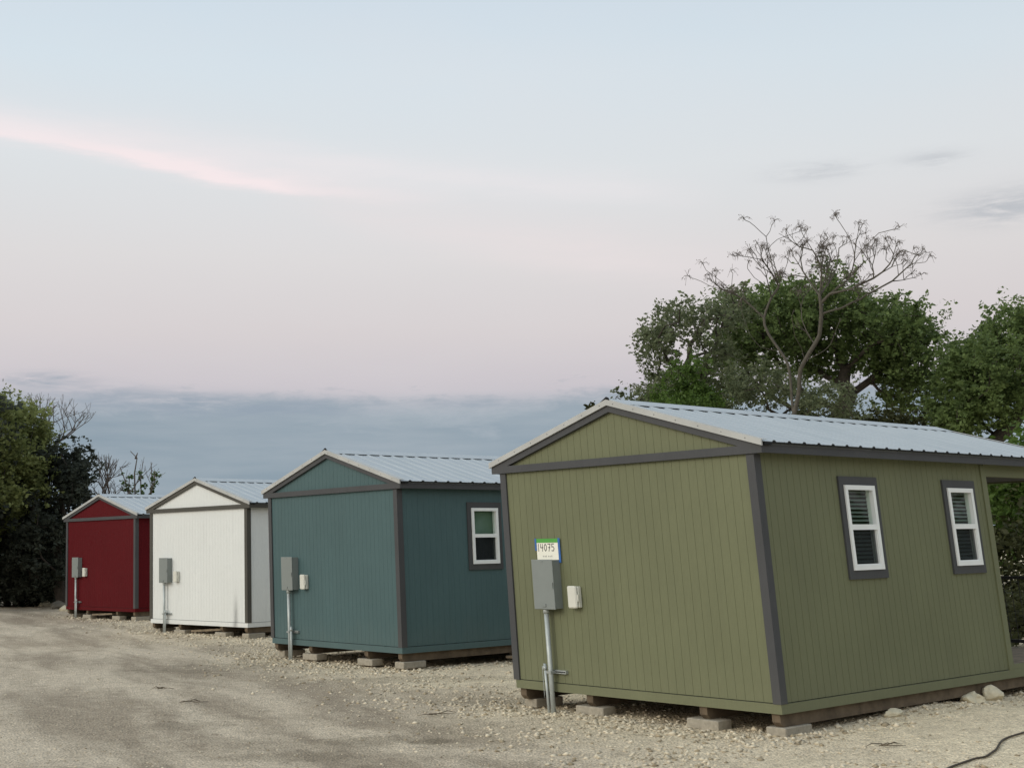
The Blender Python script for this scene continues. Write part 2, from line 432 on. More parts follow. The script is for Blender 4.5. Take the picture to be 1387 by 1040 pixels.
def build_shed(key, name, label, body, trim, win_style, cap='white'):
    f = FR[key]; xf = f.xf
    root = empty(name, (f.x, f.y, f.z), f.yaw)
    tag(root, label, 'shed', 'row of small sheds beside the gravel track')
    B = lambda mb, nm, mats, par=root, lab=None: tag(mb.build(nm, mats, par, xf), lab)
    bt = M[body]; tr = M[trim]
    # walls
    top = lambda u: zo(u)-.03
    GD = .0024 if key == 'g' else .0013
    B(grooved(-W+.02, -.02, top, lambda u: SK+.007, lambda u, d, z: (u, .02+d, z), gd=GD), 'gable_wall', bt)
    holes = []
    WZ0, WZ1, WW = 1.127, 2.120, .655
    for w0 in ((1.274, 3.164)): holes.append((w0+.072, w0+WW-.072, WZ0+.085, WZ1-.085))
    B(grooved(.02, LG, lambda v: H+.05, lambda v: SK+.007, lambda v, d, z: (-.02-d, v, z), holes, gd=GD), 'side_wall', bt)
    B(grooved(.02, LG, lambda v: H+.05, lambda v: SK+.007, lambda v, d, z: (-W+.02+d, v, z), gd=GD), 'side_wall', bt)
    B(grooved(-W+.02, -.02, lambda u: zo(u)-.03, lambda u: SK-.002, lambda u, d, z: (u, LG-d, z)), 'rear_wall', bt)
    B(grooved(-W-.0, 0, lambda u: zo(u)-.03, lambda u: H+.0, lambda u, d, z: (u, LR-.04-d, z)), 'porch_gable', bt)
    # skirt
    s = MB(); s.box(-W+.03, -.006, .006, .03, 0, SK); s.box(-.03, -.006, .03, LR, 0, SK); s.box(-W+.006, -W+.03, .03, LR, 0, SK)
    s.box(-.028, -.012, LG+.02, LR, SK, .14); s.box(-W+.012, -W+.028, LG+.02, LR, SK, .14); s.box(-W+.03, -.03, LR-.02, LR, 0, .14)
    B(s, 'skirt_board', bt)
    # corner trim
    for sg, u in ((1, 0), (-1, -W)):
        L = [(u, 0), (u, .095), (u-sg*.02, .095), (u-sg*.02, .02), (u-sg*.09, .02), (u-sg*.09, 0)]
        B(MB().prism(L, SK, H-.001, 2), 'corner_trim', tr)
        L = [(u-sg*.004, LG+.02), (u-sg*.004, LG-.08), (u-sg*.021, LG-.08), (u-sg*.021, LG+.001), (u-sg*.09, LG+.001), (u-sg*.09, LG+.02)]
        B(MB().prism(L, SK, H-.001, 2), 'corner_trim', bt)
    B(gable_trim(-.02, .019), 'gable_trim', tr)
    B(gable_trim(LR-.02, LR+.019), 'gable_trim', tr)
    # eaves
    for sg, u in ((1, OV), (-1, -W-OV)):
        a, b = sorted((u, u-sg*.02)); B(MB().box(a, b, .02, LR-.021, H+.002, H+.075), 'fascia', tr)
        s = MB(); a, b = sorted((u-sg*.004, u-sg*.03)); s.box(a, b, .02, LR-.021, H+.0755, H+.097)
        a, b = sorted((u-sg*.021, u-sg*(OV+.02))); s.box(a, b, .02, LR-.021, H+.05, H+.062)
        B(s, 'eave_edge', M['drip'])
    # roof
    for sg in (1, -1):
        mb, prof = roof_sheet(sg)
        rf = B(mb, 'roof', M['roof'])
        ue = OV+.03 if sg > 0 else -W-OV-.03
        # one strip of closure foam under the sheet at the eave, its bumps plugging the rib ends
        e = ue+sg*.002; prof2 = [(-.0, -.030), (-.0, -.003), (.10, -.003)]; v = .14
        while v < LR-.1:
            prof2 += [(v-.024, -.003), (v-.013, .0115), (v+.013, .0115), (v+.024, -.003)]; v += .2286
        prof2 += [(LR, -.003), (LR, -.012), (.101, -.012), (.10, -.030)]
        fe = MB(); n2 = len(prof2)
        fe.add([(e, a, zr(e)+b) for a, b in prof2] + [(e-sg*.03, a, zr(e)+b) for a, b in prof2],
               [tuple(range(n2)), tuple(reversed(range(n2, 2*n2)))] + [(q, (q+1) % n2, n2+(q+1) % n2, n2+q) for q in range(n2)])
        tag(fe.build('foam_closure', M['foam'], rf, xf))
        u = -W/2 + sg*.225
        tag(MB().prism([(u, zr(u)+.001), (u, zr(u)+.014), (u-sg*.03, zr(u-sg*.03)+.016), (u-sg*.03, zr(u-sg*.03)+.001)], .05, LR-.05, 1).build('foam_closure', M['foam'], rf, xf))
    c = -W/2; k = .24; t = .022
    cap_ = MB().prism([(c-k, zr(c-k)+t-.003), (c-.02, zr(c-.02)+t+.004), (c, zr(c)+t+.006), (c+.02, zr(c+.02)+t+.004), (c+k, zr(c+k)+t-.003),
                       (c+k, zr(c+k)+t-.008), (c, zr(c)+t-.002), (c-k, zr(c-k)+t-.008)], -.02, LR+.0, 1)
    B(cap_, 'ridge_cap', M['roof'])
    B(MB().prism([(c-.13, zr(c-.13)+.01), (c, zr(c)+.045), (c+.03, zr(c)+.03), (c+.03, zr(c)+.005), (c, zr(c)+.01)], -.034, -.021, 1), 'ridge_plug', M['foam'])
    for (va, vb) in ((-.042, -.022), (LR+.021, LR+.041)):
        fl = MB()
        for sg in (1, -1):
            ue = OV+.02 if sg > 0 else -W-OV-.02
            fl.prism([(c, zo(c)+.002), (ue, zo(ue)+.002), (ue, zr(ue)+.016), (c, zr(c)+.016)], va, vb, 1)
            w = (-.0225, .045) if va < 0 else (LR-.045, LR+.0215)
            fl.prism([(c, zr(c)+.0145), (ue, zr(ue)+.0145), (ue, zr(ue)+.0185), (c, zr(c)+.0185)], w[0], w[1], 1)
            if va < 0:
                for i in range(7):
                    uu = c + (ue-c)*(i+.35)/7; z = zo(uu)+.032
                    fl.box(uu-.005, uu+.005, -.045, -.0415, z-.005, z+.005, 1)
        B(fl, 'rake_flashing', [M['flash'], M['screw']])
    # under the roof and the floor
    s = MB(); s.prism([(-W+.03, .0), (-.03, 0), (-.03, .12), (-W+.03, .12)], .031, LG-.01, 1)
    B(s, 'floor', M['inside'])
    s = MB(); n = 14
    for i in range(n):
        w0 = LG+.021+(LR-.022-LG-.02)*i/n; w1 = LG+.021+(LR-.022-LG-.02)*(i+1)/n-.006
        s.box(-W+.031, -.031, w0, w1, .10, .138)
    B(s, 'porch_deck', M['wood'])
    # porch frame
    s = MB()
    s.box(-.10, -.021, LG+.021, LR-.045, H-.12, H+.045); s.box(-W+.021, -W+.10, LG+.021, LR-.045, H-.12, H+.045)
    s.box(-W+.02, -.02, LR-.10, LR-.047, H-.12, H-.002)
    B(s, 'porch_beam', bt)
    for u in (-.11, -W+.02): B(MB().box(u, u+.09, LR-.14, LR-.05, .138, H-.121, ch=.006), 'porch_post', bt)
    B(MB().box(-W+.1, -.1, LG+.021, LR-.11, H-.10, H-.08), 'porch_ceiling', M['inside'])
    s = MB()
    for z in (.22, .98): s.box(-W+.045, -W+.075, LG+.03, LR-.15, z, z+.035)
    v = LG+.08
    while v < LR-.16: s.box(-W+.056, -W+.063, v, v+.006, .255, .98); v += .10
    z = .35
    while z < .95: s.box(-W+.0555, -W+.0575, LG+.03, LR-.15, z, z+.005); z += .12
    for v in (LG+.03, (LG+LR)/2-.05): s.box(-W+.04, -W+.08, v, v+.04, .14, 1.02)
    for z in (.20, .98): s.box(-W+.05, -.12, LR-.115, LR-.085, z, z+.04)
    u = -3.4
    while u < -.13: s.box(u, u+.006, LR-.103, LR-.097, .24, .98); u += .10
    z = .34
    while z < .95: s.box(-W+.05, -.12, LR-.1045, LR-.1035, z, z+.005); z += .12
    s.box(-W+.04, -W+.08, LR-.155, LR-.08, .145, 1.02)
    B(s, 'porch_railing', M['rail'])
    # skids
    for u in (-.10, -.93, -2.42, -3.42):
        pts = [(0.035, -.001), (.035, -.075), (.075, -.115), (LR-.04, -.115), (LR-.04, -.001)]
        B(MB().prism([(a, b) for a, b in pts], u-.045, u+.045, 0), 'skid', M['skid'])
    # windows
    for w0 in (1.274, 3.164):
        s = MB(); tu = .002
        s.box(-.0195, tu, w0, w0+WW, WZ1-.085, WZ1); s.box(-.0195, tu, w0, w0+WW, WZ0, WZ0+.085)
        s.box(-.0195, tu-.001, w0, w0+.072, WZ0+.085, WZ1-.085); s.box(-.0195, tu-.001, w0+WW-.072, w0+WW, WZ0+.085, WZ1-.085)
        wn = B(s, 'window', tr)
        a, b, z0, z1 = w0+.072, w0+WW-.072, WZ0+.085, WZ1-.085
        zm = (z0+z1)/2
        s = MB(); fu0, fu1 = -.07, .018; k = .045
        s.box(fu0, fu1, a, b, z1-k, z1); s.box(fu0, fu1, a, b, z0, z0+k)
        s.box(fu0, fu1-.001, a, a+k, z0+k, z1-k); s.box(fu0, fu1-.001, b-k, b, z0+k, z1-k)
        s.box(-.035, fu1-.003, a+k, b-k, zm-.024, zm+.028)
        s.box(-.03, fu1-.012, a+k, a+k+.010, z0+k, zm-.024); s.box(-.03, fu1-.012, b-k-.010, b-k, z0+k, zm-.024)
        s.box(-.03, fu1-.012, a+k+.01, b-k-.01, z0+k, z0+k+.012)
        tag(s.build('frame', M['vinyl'], wn, xf))
        tag(MB().quad(-.028, a+k, b-k, zm+.028, z1-k).build('pane', M['pane'], wn, xf))
        tag(MB().quad(-.042, a+k, b-k, z0+k, zm-.024).build('pane', M['pane'], wn, xf))
        tag(MB().quad(-.016, a+k+.010, b-k-.010, z0+k+.012, zm-.024).build('insect_screen', M['screen'], wn, xf))
        s = MB()
        if win_style == 'blind':
            z = z0+.03; q = 0
            while z < z1-.03:
                s.add([(-.092, a+.012, z+.022), (-.092, b-.012, z+.022), (-.058, b-.012, z), (-.058, a+.012, z)], [(0, 1, 2, 3)])
                z += .040
        else:
            s.box(-.085, -.08, a+.005, b-.005, zm-.02, z1)
        tag(s.build('window_blind', M['blind' if win_style == 'blind' else 'shade'], wn, xf))
    return root

build_shed('g', 'shed', 'olive green shed nearest the camera with grey trim, metal roof and two tall side windows', 'olive', 'trim', 'blind')
build_shed('t', 'shed', 'dark teal shed with grey trim, second nearest, standing between the olive and the white shed', 'teal', 'trim', 'shade')
build_shed('w', 'shed', 'white shed with dark trim standing between the teal and the red shed', 'white', 'trim_brown', 'shade')
build_shed('r', 'shed', 'dark red shed with grey trim at the far end of the row', 'red', 'trim', 'shade')

# ------------------------------------------------------------------ electrical boxes on the gables
col_name = {'g': 'olive green', 't': 'teal', 'w': 'white', 'r': 'red'}
def electric(key):
    f = FR[key]; xf = f.xf; cn = col_name[key]
    base = f.xf((-2.88, -.06, -.21))
    gzv = -.24
    r = empty('electrical_service', f.world(base), f.yaw)
    tag(r, 'tall grey electrical box on a conduit riser against the gable of the %s shed' % cn, 'electrical box', 'electrical boxes on the shed gables')
    b = MB().box(-3.0, -2.69, -.085, .019, .85, 1.35)
    b.box(-3.005, -2.685, -.1, -.086, .843, 1.357, ch=.004)
    b.box(-2.87, -2.82, -.108, -.101, .87, .90)
    b.box(-2.70, -2.69, -.112, -.1005, 1.06, 1.12); b.box(-2.86, -2.83, -.1035, -.1005, 1.33, 1.345)
    eb = b.build('enclosure', M['boxgrey'], r, xf, base)
    d = {'g': -.075, 't': .06, 'w': .055, 'r': .055}[key]
    m = MB().tube([(-2.88, -.05, .852), (-2.88, -.05, .2), (-2.882, -.05, -.28)], .026, 12)
    m.tube([(-2.88, -.05, .853), (-2.88, -.05, .80)], .033, 12)
    m.build('conduit', M['pipe'], r, xf, base)
    m = MB().tube([(-2.88+d, -.055, .285), (-2.88+d*.8, -.055, -.28)], .0165, 10)
    m.tube([(-2.88+d, -.055, .26), (-2.88+d, -.055, .22)], .021, 10)
    m.build('conduit', M['pipe'], r, xf, base)
    s = MB()
    s.box(-2.93, -2.69, -.016, .019, .188, .222)
    s.box(-2.84, -2.70, -.020, -.0165, .200, .210, 1)
    s.box(-2.915, -2.845, -.083, -.076, .19, .215); s.box(-2.915, -2.908, -.076, -.017, .19, .215); s.box(-2.852, -2.845, -.076, -.017, .19, .215)
    s.build('strut_bracket', [M['strut'], M['foam']], r, xf, base)
    if key == 'g':
        w = MB(); pts = [(-2.99, -.06, .26-.04*i) if i % 2 else (-2.985, -.065, .26-.04*i) for i in range(9)]
        w.tube(pts, .004, 5); w.build('ground_wire', M['strut'], r, xf, base)
    # small outlet box
    base = f.xf((-2.465, -.02, .865))
    o = empty('outlet_box', f.world(base), f.yaw)
    tag(o, 'small off-white weatherproof outlet box on the gable of the %s shed' % cn, 'outlet box', 'outlet boxes on the shed gables')
    MB().box(-2.53, -2.40, -.03, .0195, .865, 1.08, ch=.008).build('housing', M['outlet'], o, xf, base)
    s = MB().box(-2.536, -2.405, -.062, -.031, .860, 1.086, ch=.012); s.box(-2.404, -2.392, -.045, -.025, .93, 1.0)
    s.build('lid', M['outlet'], o, xf, base)
for k in 'gtwr': electric(k)

# number sign
def number_sign():
    f = FR['g']; xf = f.xf; base = f.xf((-2.85, .01, 1.35))
    r = empty('number_sign', f.world(base), f.yaw)
    tag(r, 'handwritten paper sign 14075 taped above the electrical box of the olive green shed', 'sign')
    u0, u1, z0, z1 = -3.02, -2.675, 1.352, 1.56
    MB().box(u0, u1, .010, .0125, z0, z1).build('paper', M['paper'], r, xf, base)
    MB().box(u0-.012, u1+.012, .0075, .0095, z1-.028, z1+.014).build('green_tape', M['tape_green'], r, xf, base)
    s = MB().box(u0-.022, u0+.004, .0055, .007, z1-.11, z1+.018); s.box(u1-.010, u1+.022, .0055, .007, z0-.03, z1+.018)
    s.build('blue_tape', M['tape_blue'], r, xf, base)
    ink = MB()
    G = {'1': [[(0, 1), (0, 0)]], '4': [[(0, 1), (0, .5), (.7, .5)], [(.55, 1), (.55, 0)]],
         '0': [[(.35, 1), (.1, .8), (0, .5), (.1, .2), (.35, 0), (.6, .2), (.7, .5), (.6, .8), (.35, 1)]],
         '7': [[(0, 1), (.7, 1), (.25, 0)], [(.15, .5), (.6, .5)]],
         '5': [[(.7, 1), (.08, 1), (.05, .58), (.45, .62), (.7, .35), (.5, .03), (0, .05)]]}
    def write(text, u, z, w, h, wd, mb):
        for ch in text:
            for st in G[ch]:
                pts = [(u+a*w, z+b*h) for a, b in st]
                for (x0, y0), (x1, y1) in zip(pts, pts[1:]):
                    dx, dy = x1-x0, y1-y0; l = math.hypot(dx, dy); dx, dy = dx/l*wd/2, dy/l*wd/2
                    mb.add([(x0-dy-dx, .009, y0+dx-dy), (x1-dy+dx, .009, y1+dx+dy), (x1+dy+dx, .009, y1-dx+dy), (x0+dy-dx, .009, y0-dx-dy)], [(0, 1, 2, 3)])
            u += (.62 if ch == '1' else 1.10)*w
    write('14075', u0+.030, z0+.092, .052, .074, .0085, ink)
    ink.build('lettering', M['ink'], r, xf, base)
    ft = MB(); rr = random.Random(4)
    for w0 in (-2.93, -2.905, -2.885, -2.85, -2.825, -2.80):
        ft.box(w0, w0+.014, .0085, .009, z0+.03, z0+.03+rr.uniform(.012, .024))
    ft.build('faint_line', M['ink_faint'], r, xf, base)
number_sign()

# ------------------------------------------------------------------ blocks, planks, rocks
def block(key, u0, u1, v0, v1, label, zt=-.117, h=.092, mat='block', tilt=0, name='concrete_block'):
    f = FR[key]
    c = ((u0+u1)/2, (v0+v1)/2, zt-h)
    o = MB().box(u0-c[0], u1-c[0], v0-c[1], v1-c[1], 0, h, ch=.007)
    ob = o.build(name, M[mat])
    p = f.world((c[0]+f.su*-.1, c[1], c[2])); ob.location = p; ob.rotation_euler = (0, 0, f.yaw+tilt)
    tag(ob, label, 'block', 'concrete blocks under the sheds')
    return ob
for k in 'gtwr':
    n = col_name[k]
    block(k, -.215, -.005, .02, .42, 'concrete block under the front right corner of the %s shed' % n, tilt=.02)
    block(k, -1.13, -.74, .01, .20, 'concrete block under the %s shed gable, next to the right corner block' % n, tilt=-.03)
    block(k, -2.62, -2.24, .02, .21, 'concrete block under the gable of the %s shed, second from the left corner' % n, tilt=.04)
    block(k, -3.50, -3.31, .12, .50, 'concrete block behind the conduit under the front left corner of the %s shed' % n, tilt=-.04)
block('g', -.24, -.02, 5.55, 5.95, 'concrete block under the porch end of the olive green shed', tilt=.03)

def rock(loc, size, seed, label, mat='stone', flat=.6, group=None, name='rock'):
    import bmesh
    bm = bmesh.new(); bmesh.ops.create_icosphere(bm, subdivisions=3, radius=1)
    for v in bm.verts:
        p = v.co.copy()
        k = 1 + .38*noise.noise(p*.9+Vector((seed*7.1, 0, 0))) + .16*noise.noise(p*2.6+Vector((0, seed*3.3, 0)))
        # facet
        for a in range(5):
            d = Vector((math.sin(seed*3+a*2.1), math.cos(seed*5+a*1.7), math.sin(seed+a*4.2))).normalized()
            t = p.dot(d)
            if t > .72: p -= d*(t-.72)
        v.co = Vector((p.x*size[0], p.y*size[1], p.z*size[2]))*k
    me = bpy.data.meshes.new(name); bm.to_mesh(me); bm.free()
    o = link(name, me, M[mat]); o.location = loc; o.rotation_euler = (0, 0, seed*1.3)
    return tag(o, label, 'rock', group)
def on_ground(px, py, dz=0):
    r = ray(px, py); p = Vector((0, 0, CAMH)); t = -CAMH/r.z
    for _ in range(6):
        q = p + r*t; t = (gz(q.x, q.y)-CAMH)/r.z
    q = p + r*t; return Vector((q.x, q.y, gz(q.x, q.y)+dz))
p = FR['g'].world((.02, 3.15, 0)); rock((p.x, p.y, gz(p.x, p.y)+.03), (.15, .12, .10), 1, 'pale rock wedged under the side skid of the olive green shed, left of two', group='rocks under the side of the olive green shed')
p = FR['g'].world((.03, 3.52, 0)); rock((p.x, p.y, gz(p.x, p.y)+.05), (.13, .12, .10), 2, 'pale rock under the side skid of the olive green shed, right of two', group='rocks under the side of the olive green shed')
p = FR['g'].world((.06, 1.62, 0)); rock((p.x, p.y, gz(p.x, p.y)+.02), (.11, .08, .06), 3, 'small pale rock at the skid below the first side window of the olive green shed')
rock(on_ground(44, 819, .08), (.50, .34, .22), 4, 'large pale boulder at the left end of the rubble heap left of the red shed', group='rubble beside the red shed')
rock(on_ground(52, 815, .10), (.36, .30, .24), 5, 'dark boulder behind the large pale one in the rubble heap', 'stone_dark', group='rubble beside the red shed')
rock(on_ground(61, 821, .06), (.22, .18, .14), 6, 'small pale stone in the middle of the rubble heap left of the red shed', group='rubble beside the red shed')
rock(on_ground(69, 820, .05), (.40, .22, .12), 7, 'flat dark slab in the rubble heap, nearer the red shed', 'stone_dark', group='rubble beside the red shed')
rock(on_ground(82, 824, .06), (.34, .24, .16), 8, 'dark stone of the rubble heap closest to the red shed corner', 'stone_dark', group='rubble beside the red shed')
rock(on_ground(88, 827, .05), (.20, .16, .12), 9, 'pale stone at the left corner of the red shed', group='rubble beside the red shed')

def plank(key, a, b, w, t, label, mat='wood'):
    f = FR[key]; A, B_ = f.world(a), f.world(b)
    d = (B_-A); l = d.length; o = MB().box(-l/2, l/2, -w/2, w/2, 0, t).build('plank', M[mat])
    o.location = (A+B_)/2; o.rotation_mode = 'QUATERNION'; o.rotation_quaternion = d.to_track_quat('X', 'Z')
    tag(o, label, 'plank', 'loose planks under the sheds')
plank('w', (-2.05, .12, -.15), (-1.0, .16, -.09), .12, .04, 'grey plank lying under the gable of the white shed')
plank('r', (-2.2, .12, -.13), (-1.2, .12, -.09), .14, .04, 'pale plank lying under the gable of the red shed')
plank('t', (.10, 1.9, -.185), (.14, 3.9, -.165), .20, .035, 'brown plank on the ground along the right side of the teal shed')
plank('t', (-.06, 2.1, -.15), (-.06, 4.0, -.135), .14, .04, 'brown plank lying on the other one beside the teal shed')

# hose
def hose():
    pts = [(1240, 1062), (1270, 1049), (1295, 1038), (1318, 1030), (1336, 1026), (1348, 1018), (1354, 1009), (1362, 1002), (1376, 997), (1392, 992), (1420, 984), (1460, 980)]
    P = [on_ground(*q, .015) for q in pts]; out = []
    for i in range(len(P)-1):
        p0, p1, p2, p3 = P[max(i-1, 0)], P[i], P[i+1], P[min(i+2, len(P)-1)]
        for k in range(6):
            t = k/6
            q = .5*((2*p1)+(p2-p0)*t+(2*p0-5*p1+4*p2-p3)*t*t+(3*p1-p0-3*p2+p3)*t**3)
            out.append((q.x, q.y, gz(q.x, q.y)+.014))
    tag(MB().tube(out, .009, 8).build('hose', M['hose']), 'thin dark hose snaking over the pale gravel in front of the olive green shed', 'hose')
hose()
def twig(px, py, seed, label):
    rr = random.Random(seed); b = on_ground(px, py, .01); mb = MB()
    for i in range(5):
        a = rr.uniform(-.5, .5)+(math.pi if rr.random() < .4 else 0); l = rr.uniform(.10, .22); p = b+Vector((rr.uniform(-.06, .06), rr.uniform(-.06, .06), .008))
        mb.tube([p-b, p-b+Vector((math.cos(a)*l/2, math.sin(a)*l/2, rr.uniform(.0, .03))), p-b+Vector((math.cos(a+.3)*l, math.sin(a+.3)*l, .0))], [.005, .004, .002], 5)
    o = mb.build('twig', M['debris']); o.location = b
    tag(o, label, 'twig', 'dead twigs on the ground')
twig(218, 934, 1, 'small clump of dead twigs lying on the brown track, left of the picture')
twig(262, 952, 2, 'small dead twig on the brown track a little nearer than the clump')
twig(586, 969, 5, 'dead twig on the track below the teal shed corner')
twig(1193, 1011, 6, 'dead leaf stalk on the pale gravel right of the nearest shed corner')

# ------------------------------------------------------------------ loose gravel (one mass nobody could count)
def gravel(name, n, sampler, smin, smax, mats, seed, flat=.6):
    rng = np.random.default_rng(seed); rr = random.Random(seed)
    base = np.array([(1, 0, 0), (-1, 0, 0), (0, 1, 0), (0, -1, 0), (0, 0, 1), (0, 0, -1)], float)
    tri = np.array([(0, 2, 4), (2, 1, 4), (1, 3, 4), (3, 0, 4), (2, 0, 5), (1, 2, 5), (3, 1, 5), (0, 3, 5)])
    V = []; T = []
    for i in range(n):
        x, y = sampler(rr)
        s = smin + (smax-smin)*rr.random()**3
        p = base*(s*(.6+.7*rng.random((6, 3))))
        p += rng.normal(0, .22*s, (6, 3))
        a = rr.uniform(0, 6.28); c, sn = math.cos(a), math.sin(a)
        q = np.stack([p[:, 0]*c-p[:, 1]*sn+x, p[:, 0]*sn+p[:, 1]*c+y, p[:, 2]*flat+gz(x, y)+s*.12], 1)
        V.append(q); T.append(tri+6*i)
    V = np.concatenate(V); T = np.concatenate(T)
    me = bpy.data.meshes.new(name)
    me.vertices.add(len(V)); me.vertices.foreach_set('co', V.ravel())
    me.loops.add(len(T)*3); me.loops.foreach_set('vertex_index', T.ravel().astype(np.int32))
    me.polygons.add(len(T)); me.polygons.foreach_set('loop_start', np.arange(0, len(T)*3, 3, dtype=np.int32))
    me.polygons.foreach_set('loop_total', np.full(len(T), 3, dtype=np.int32))
    mi = np.repeat(rng.choice(len(mats), n, p=[.72, .28] if len(mats) == 2 else None), 8)
    me.polygons.foreach_set('material_index', mi.astype(np.int32))
    me.update(calc_edges=True); me.validate()
    return link(name, me, mats)
M['chip'] = plain('limestone chips', (.60, .525, .395, 1), .95, 0, .32, 2.3, .4)
M['chip2'] = plain('brown chips', (.34, .28, .19, 1), .95, 0, .34, 2.3, .4)
def s_edge(rr):      # windrow of stones along the edge of the track and round the sheds
    while 1:
        y = 9 + 28*rr.random()**1.5; x = 6.6-.5*y + rr.gauss(.4, .8)
        if noise.noise(Vector((x*.8, y*.8, 11))) > rr.uniform(-.6, .25): return x, y
def s_all(rr):
    y = 8.5 + 30*rr.random()**1.8; x = rr.uniform(-.42, .42)*y*1.05; return x, y
def s_shed(rr):
    f = FR[rr.choice('ggttwr')]
    if rr.random() < .5: q = (rr.uniform(-3.9, .3), rr.gauss(-.15, .28), 0)
    else: q = (rr.gauss(.15, .2), rr.uniform(-.2, 6), 0)
    w = f.world(q); return w.x, w.y
tag(gravel('gravel', 12000, s_edge, .005, .034, [M['chip'], M['chip2']], 1), 'pale limestone gravel in a loose band along the edge of the track', 'gravel', kind='stuff')
tag(gravel('gravel', 15000, s_all, .003, .015, [M['chip'], M['chip2']], 2), 'fine pale chips scattered over the whole track', 'gravel', kind='stuff')
tag(gravel('gravel', 5000, s_shed, .006, .044, [M['chip'], M['chip2']], 3), 'coarser pale rubble lying at the foot of the sheds', 'gravel', kind='stuff')

# ------------------------------------------------------------------ trees
def colonize(starts, attr, step=.35, kill=.5, iters=160, infl=1e9, rng=None):
    """space colonisation; starts = list of (pos, parent index)"""
    P = [np.array(p, float) for p, _ in starts]; par = [q for _, q in starts]
    A = np.array(attr, float); last = {}
    for it in range(iters):
        if len(A) == 0: break
        N = np.array(P)
        d = np.linalg.norm(A[:, None]-N[None], axis=2)
        j = d.argmin(1); dm = d.min(1)
        ok = dm < infl; acc = {}
        for a in np.nonzero(ok)[0]:
            acc.setdefault(j[a], []).append((A[a]-N[j[a]])/max(dm[a], 1e-6))
        new = []
        for k, ds in acc.items():
            v = np.mean(ds, 0)
            if np.linalg.norm(v) < .45 or (last and last.get(k, 0) > 1): v = ds[int(rng.integers(len(ds)))]
            v = v + rng.normal(0, .13, 3)
            last[k] = last.get(k, 0)+1
            if last[k] > 5: continue
            new.append((N[k]+v/np.linalg.norm(v)*step, k))
        if not new: break
        c = 0
        for q, k in new:
            if np.min(np.linalg.norm(N-q, axis=1)) > step*.3: P.append(q); par.append(k); c += 1
        if c == 0: break
        N2 = np.array(P[-c:])
        d2 = np.linalg.norm(A[:, None]-N2[None], axis=2).min(1)
        A = A[d2 > kill]
    return P, par

def skeleton_mesh(P, par, r_tip, r_base, power=2.3, rmin=None):
    n = len(P); ch = [[] for _ in range(n)]
    for i, p in enumerate(par):
        if p is not None and p >= 0: ch[p].append(i)
    rad = [0.0]*n
    order = []; st = [i for i in range(n) if par[i] is None or par[i] < 0]
    while st:
        k = st.pop(); order.append(k); st += ch[k]
    for k in reversed(order):
        rad[k] = (sum(rad[c]**power for c in ch[k]))**(1/power) if ch[k] else 1.0
    mx = max(rad)
    ex = math.log(r_base/r_tip)/math.log(mx) if mx > 1 else 1
    rad = [r_tip*(r**ex) for r in rad]
    mb = MB()
    roots = [i for i in range(n) if par[i] is None or par[i] < 0]
    todo = [(r, None) for r in roots]
    while todo:
        k, p = todo.pop()
        line = []; rs = []
        if p is not None: line.append(P[p]); rs.append(min(rad[p], rad[k]*1.25))
        cur = k
        while True:
            line.append(P[cur]); rs.append(rad[cur])
            if not ch[cur]: break
            c = max(ch[cur], key=lambda i: rad[i])
            for o in ch[cur]:
                if o != c: todo.append((o, cur))
            cur = c
        if len(line) > 1: mb.tube(line, rs, 8 if rs[0] > .06 else 5 if rs[0] > .02 else 3, cap=False)
    return mb, rad, ch

def leaves(name, centres, radii, per, size, mat, parent, rng, off, squash=.75, aspect=.55):
    """clumps of single leaf faces"""
    K = len(centres); tot = K*per
    C0 = np.array(centres); mid = C0.mean(0); ns = max(3, int(per/11)); rad = np.array(radii)
    out = C0-mid; out /= (np.linalg.norm(out, axis=1)[:, None]+1e-6)
    sd = rng.normal(0, 1, (K, ns, 3)) + out[:, None]*.55 + np.array([0, 0, .25]); sd /= np.linalg.norm(sd, axis=2)[..., None]
    sl = rad[:, None]*(.55+.95*rng.random((K, ns)))
    s0 = C0[:, None] + rng.normal(0, .22, (K, ns, 3))*rad[:, None, None]
    pick = rng.integers(0, ns, (K, per)); ii = np.arange(K)[:, None]
    tt = rng.random((K, per))**.7
    pos = s0[ii, pick] + sd[ii, pick]*(sl[ii, pick]*tt)[..., None] + rng.normal(0, .13, (K, per, 3))*rad[:, None, None]*np.array([1, 1, squash])
    pos = pos.reshape(-1, 3); sprig = (rng.random((K, ns))[ii, pick]).ravel()
    a = rng.normal(0, 1, (tot, 3)); a[:, 2] *= .6; a /= np.linalg.norm(a, axis=1)[:, None]
    b = np.cross(a, rng.normal(0, 1, (tot, 3))); b /= np.linalg.norm(b, axis=1)[:, None]
    s = size*(.45+1.0*rng.random(tot)**1.3)[:, None]
    a = a*s*.5; b = b*s*.5*aspect
    V = np.stack([pos-a, pos+b, pos+a, pos-b], 1).reshape(-1, 3) - np.array(off)
    me = bpy.data.meshes.new(name); n = tot
    me.vertices.add(4*n); me.vertices.foreach_set('co', V.astype(np.float32).ravel())
    me.loops.add(4*n); me.loops.foreach_set('vertex_index', np.arange(4*n, dtype=np.int32))
    me.polygons.add(n); me.polygons.foreach_set('loop_start', np.arange(0, 4*n, 4, dtype=np.int32))
    me.polygons.foreach_set('loop_total', np.full(n, 4, dtype=np.int32))
    me.update(calc_edges=True)
    tone = np.clip(np.repeat(rng.random(K), per)*.4 + sprig*.3 + rng.random(tot)*.3, 0, 1)
    at_ = me.attributes.new('tone', 'FLOAT', 'POINT'); at_.data.foreach_set('value', np.repeat(tone, 4).astype(np.float32))
    return link(name, me, mat, parent)

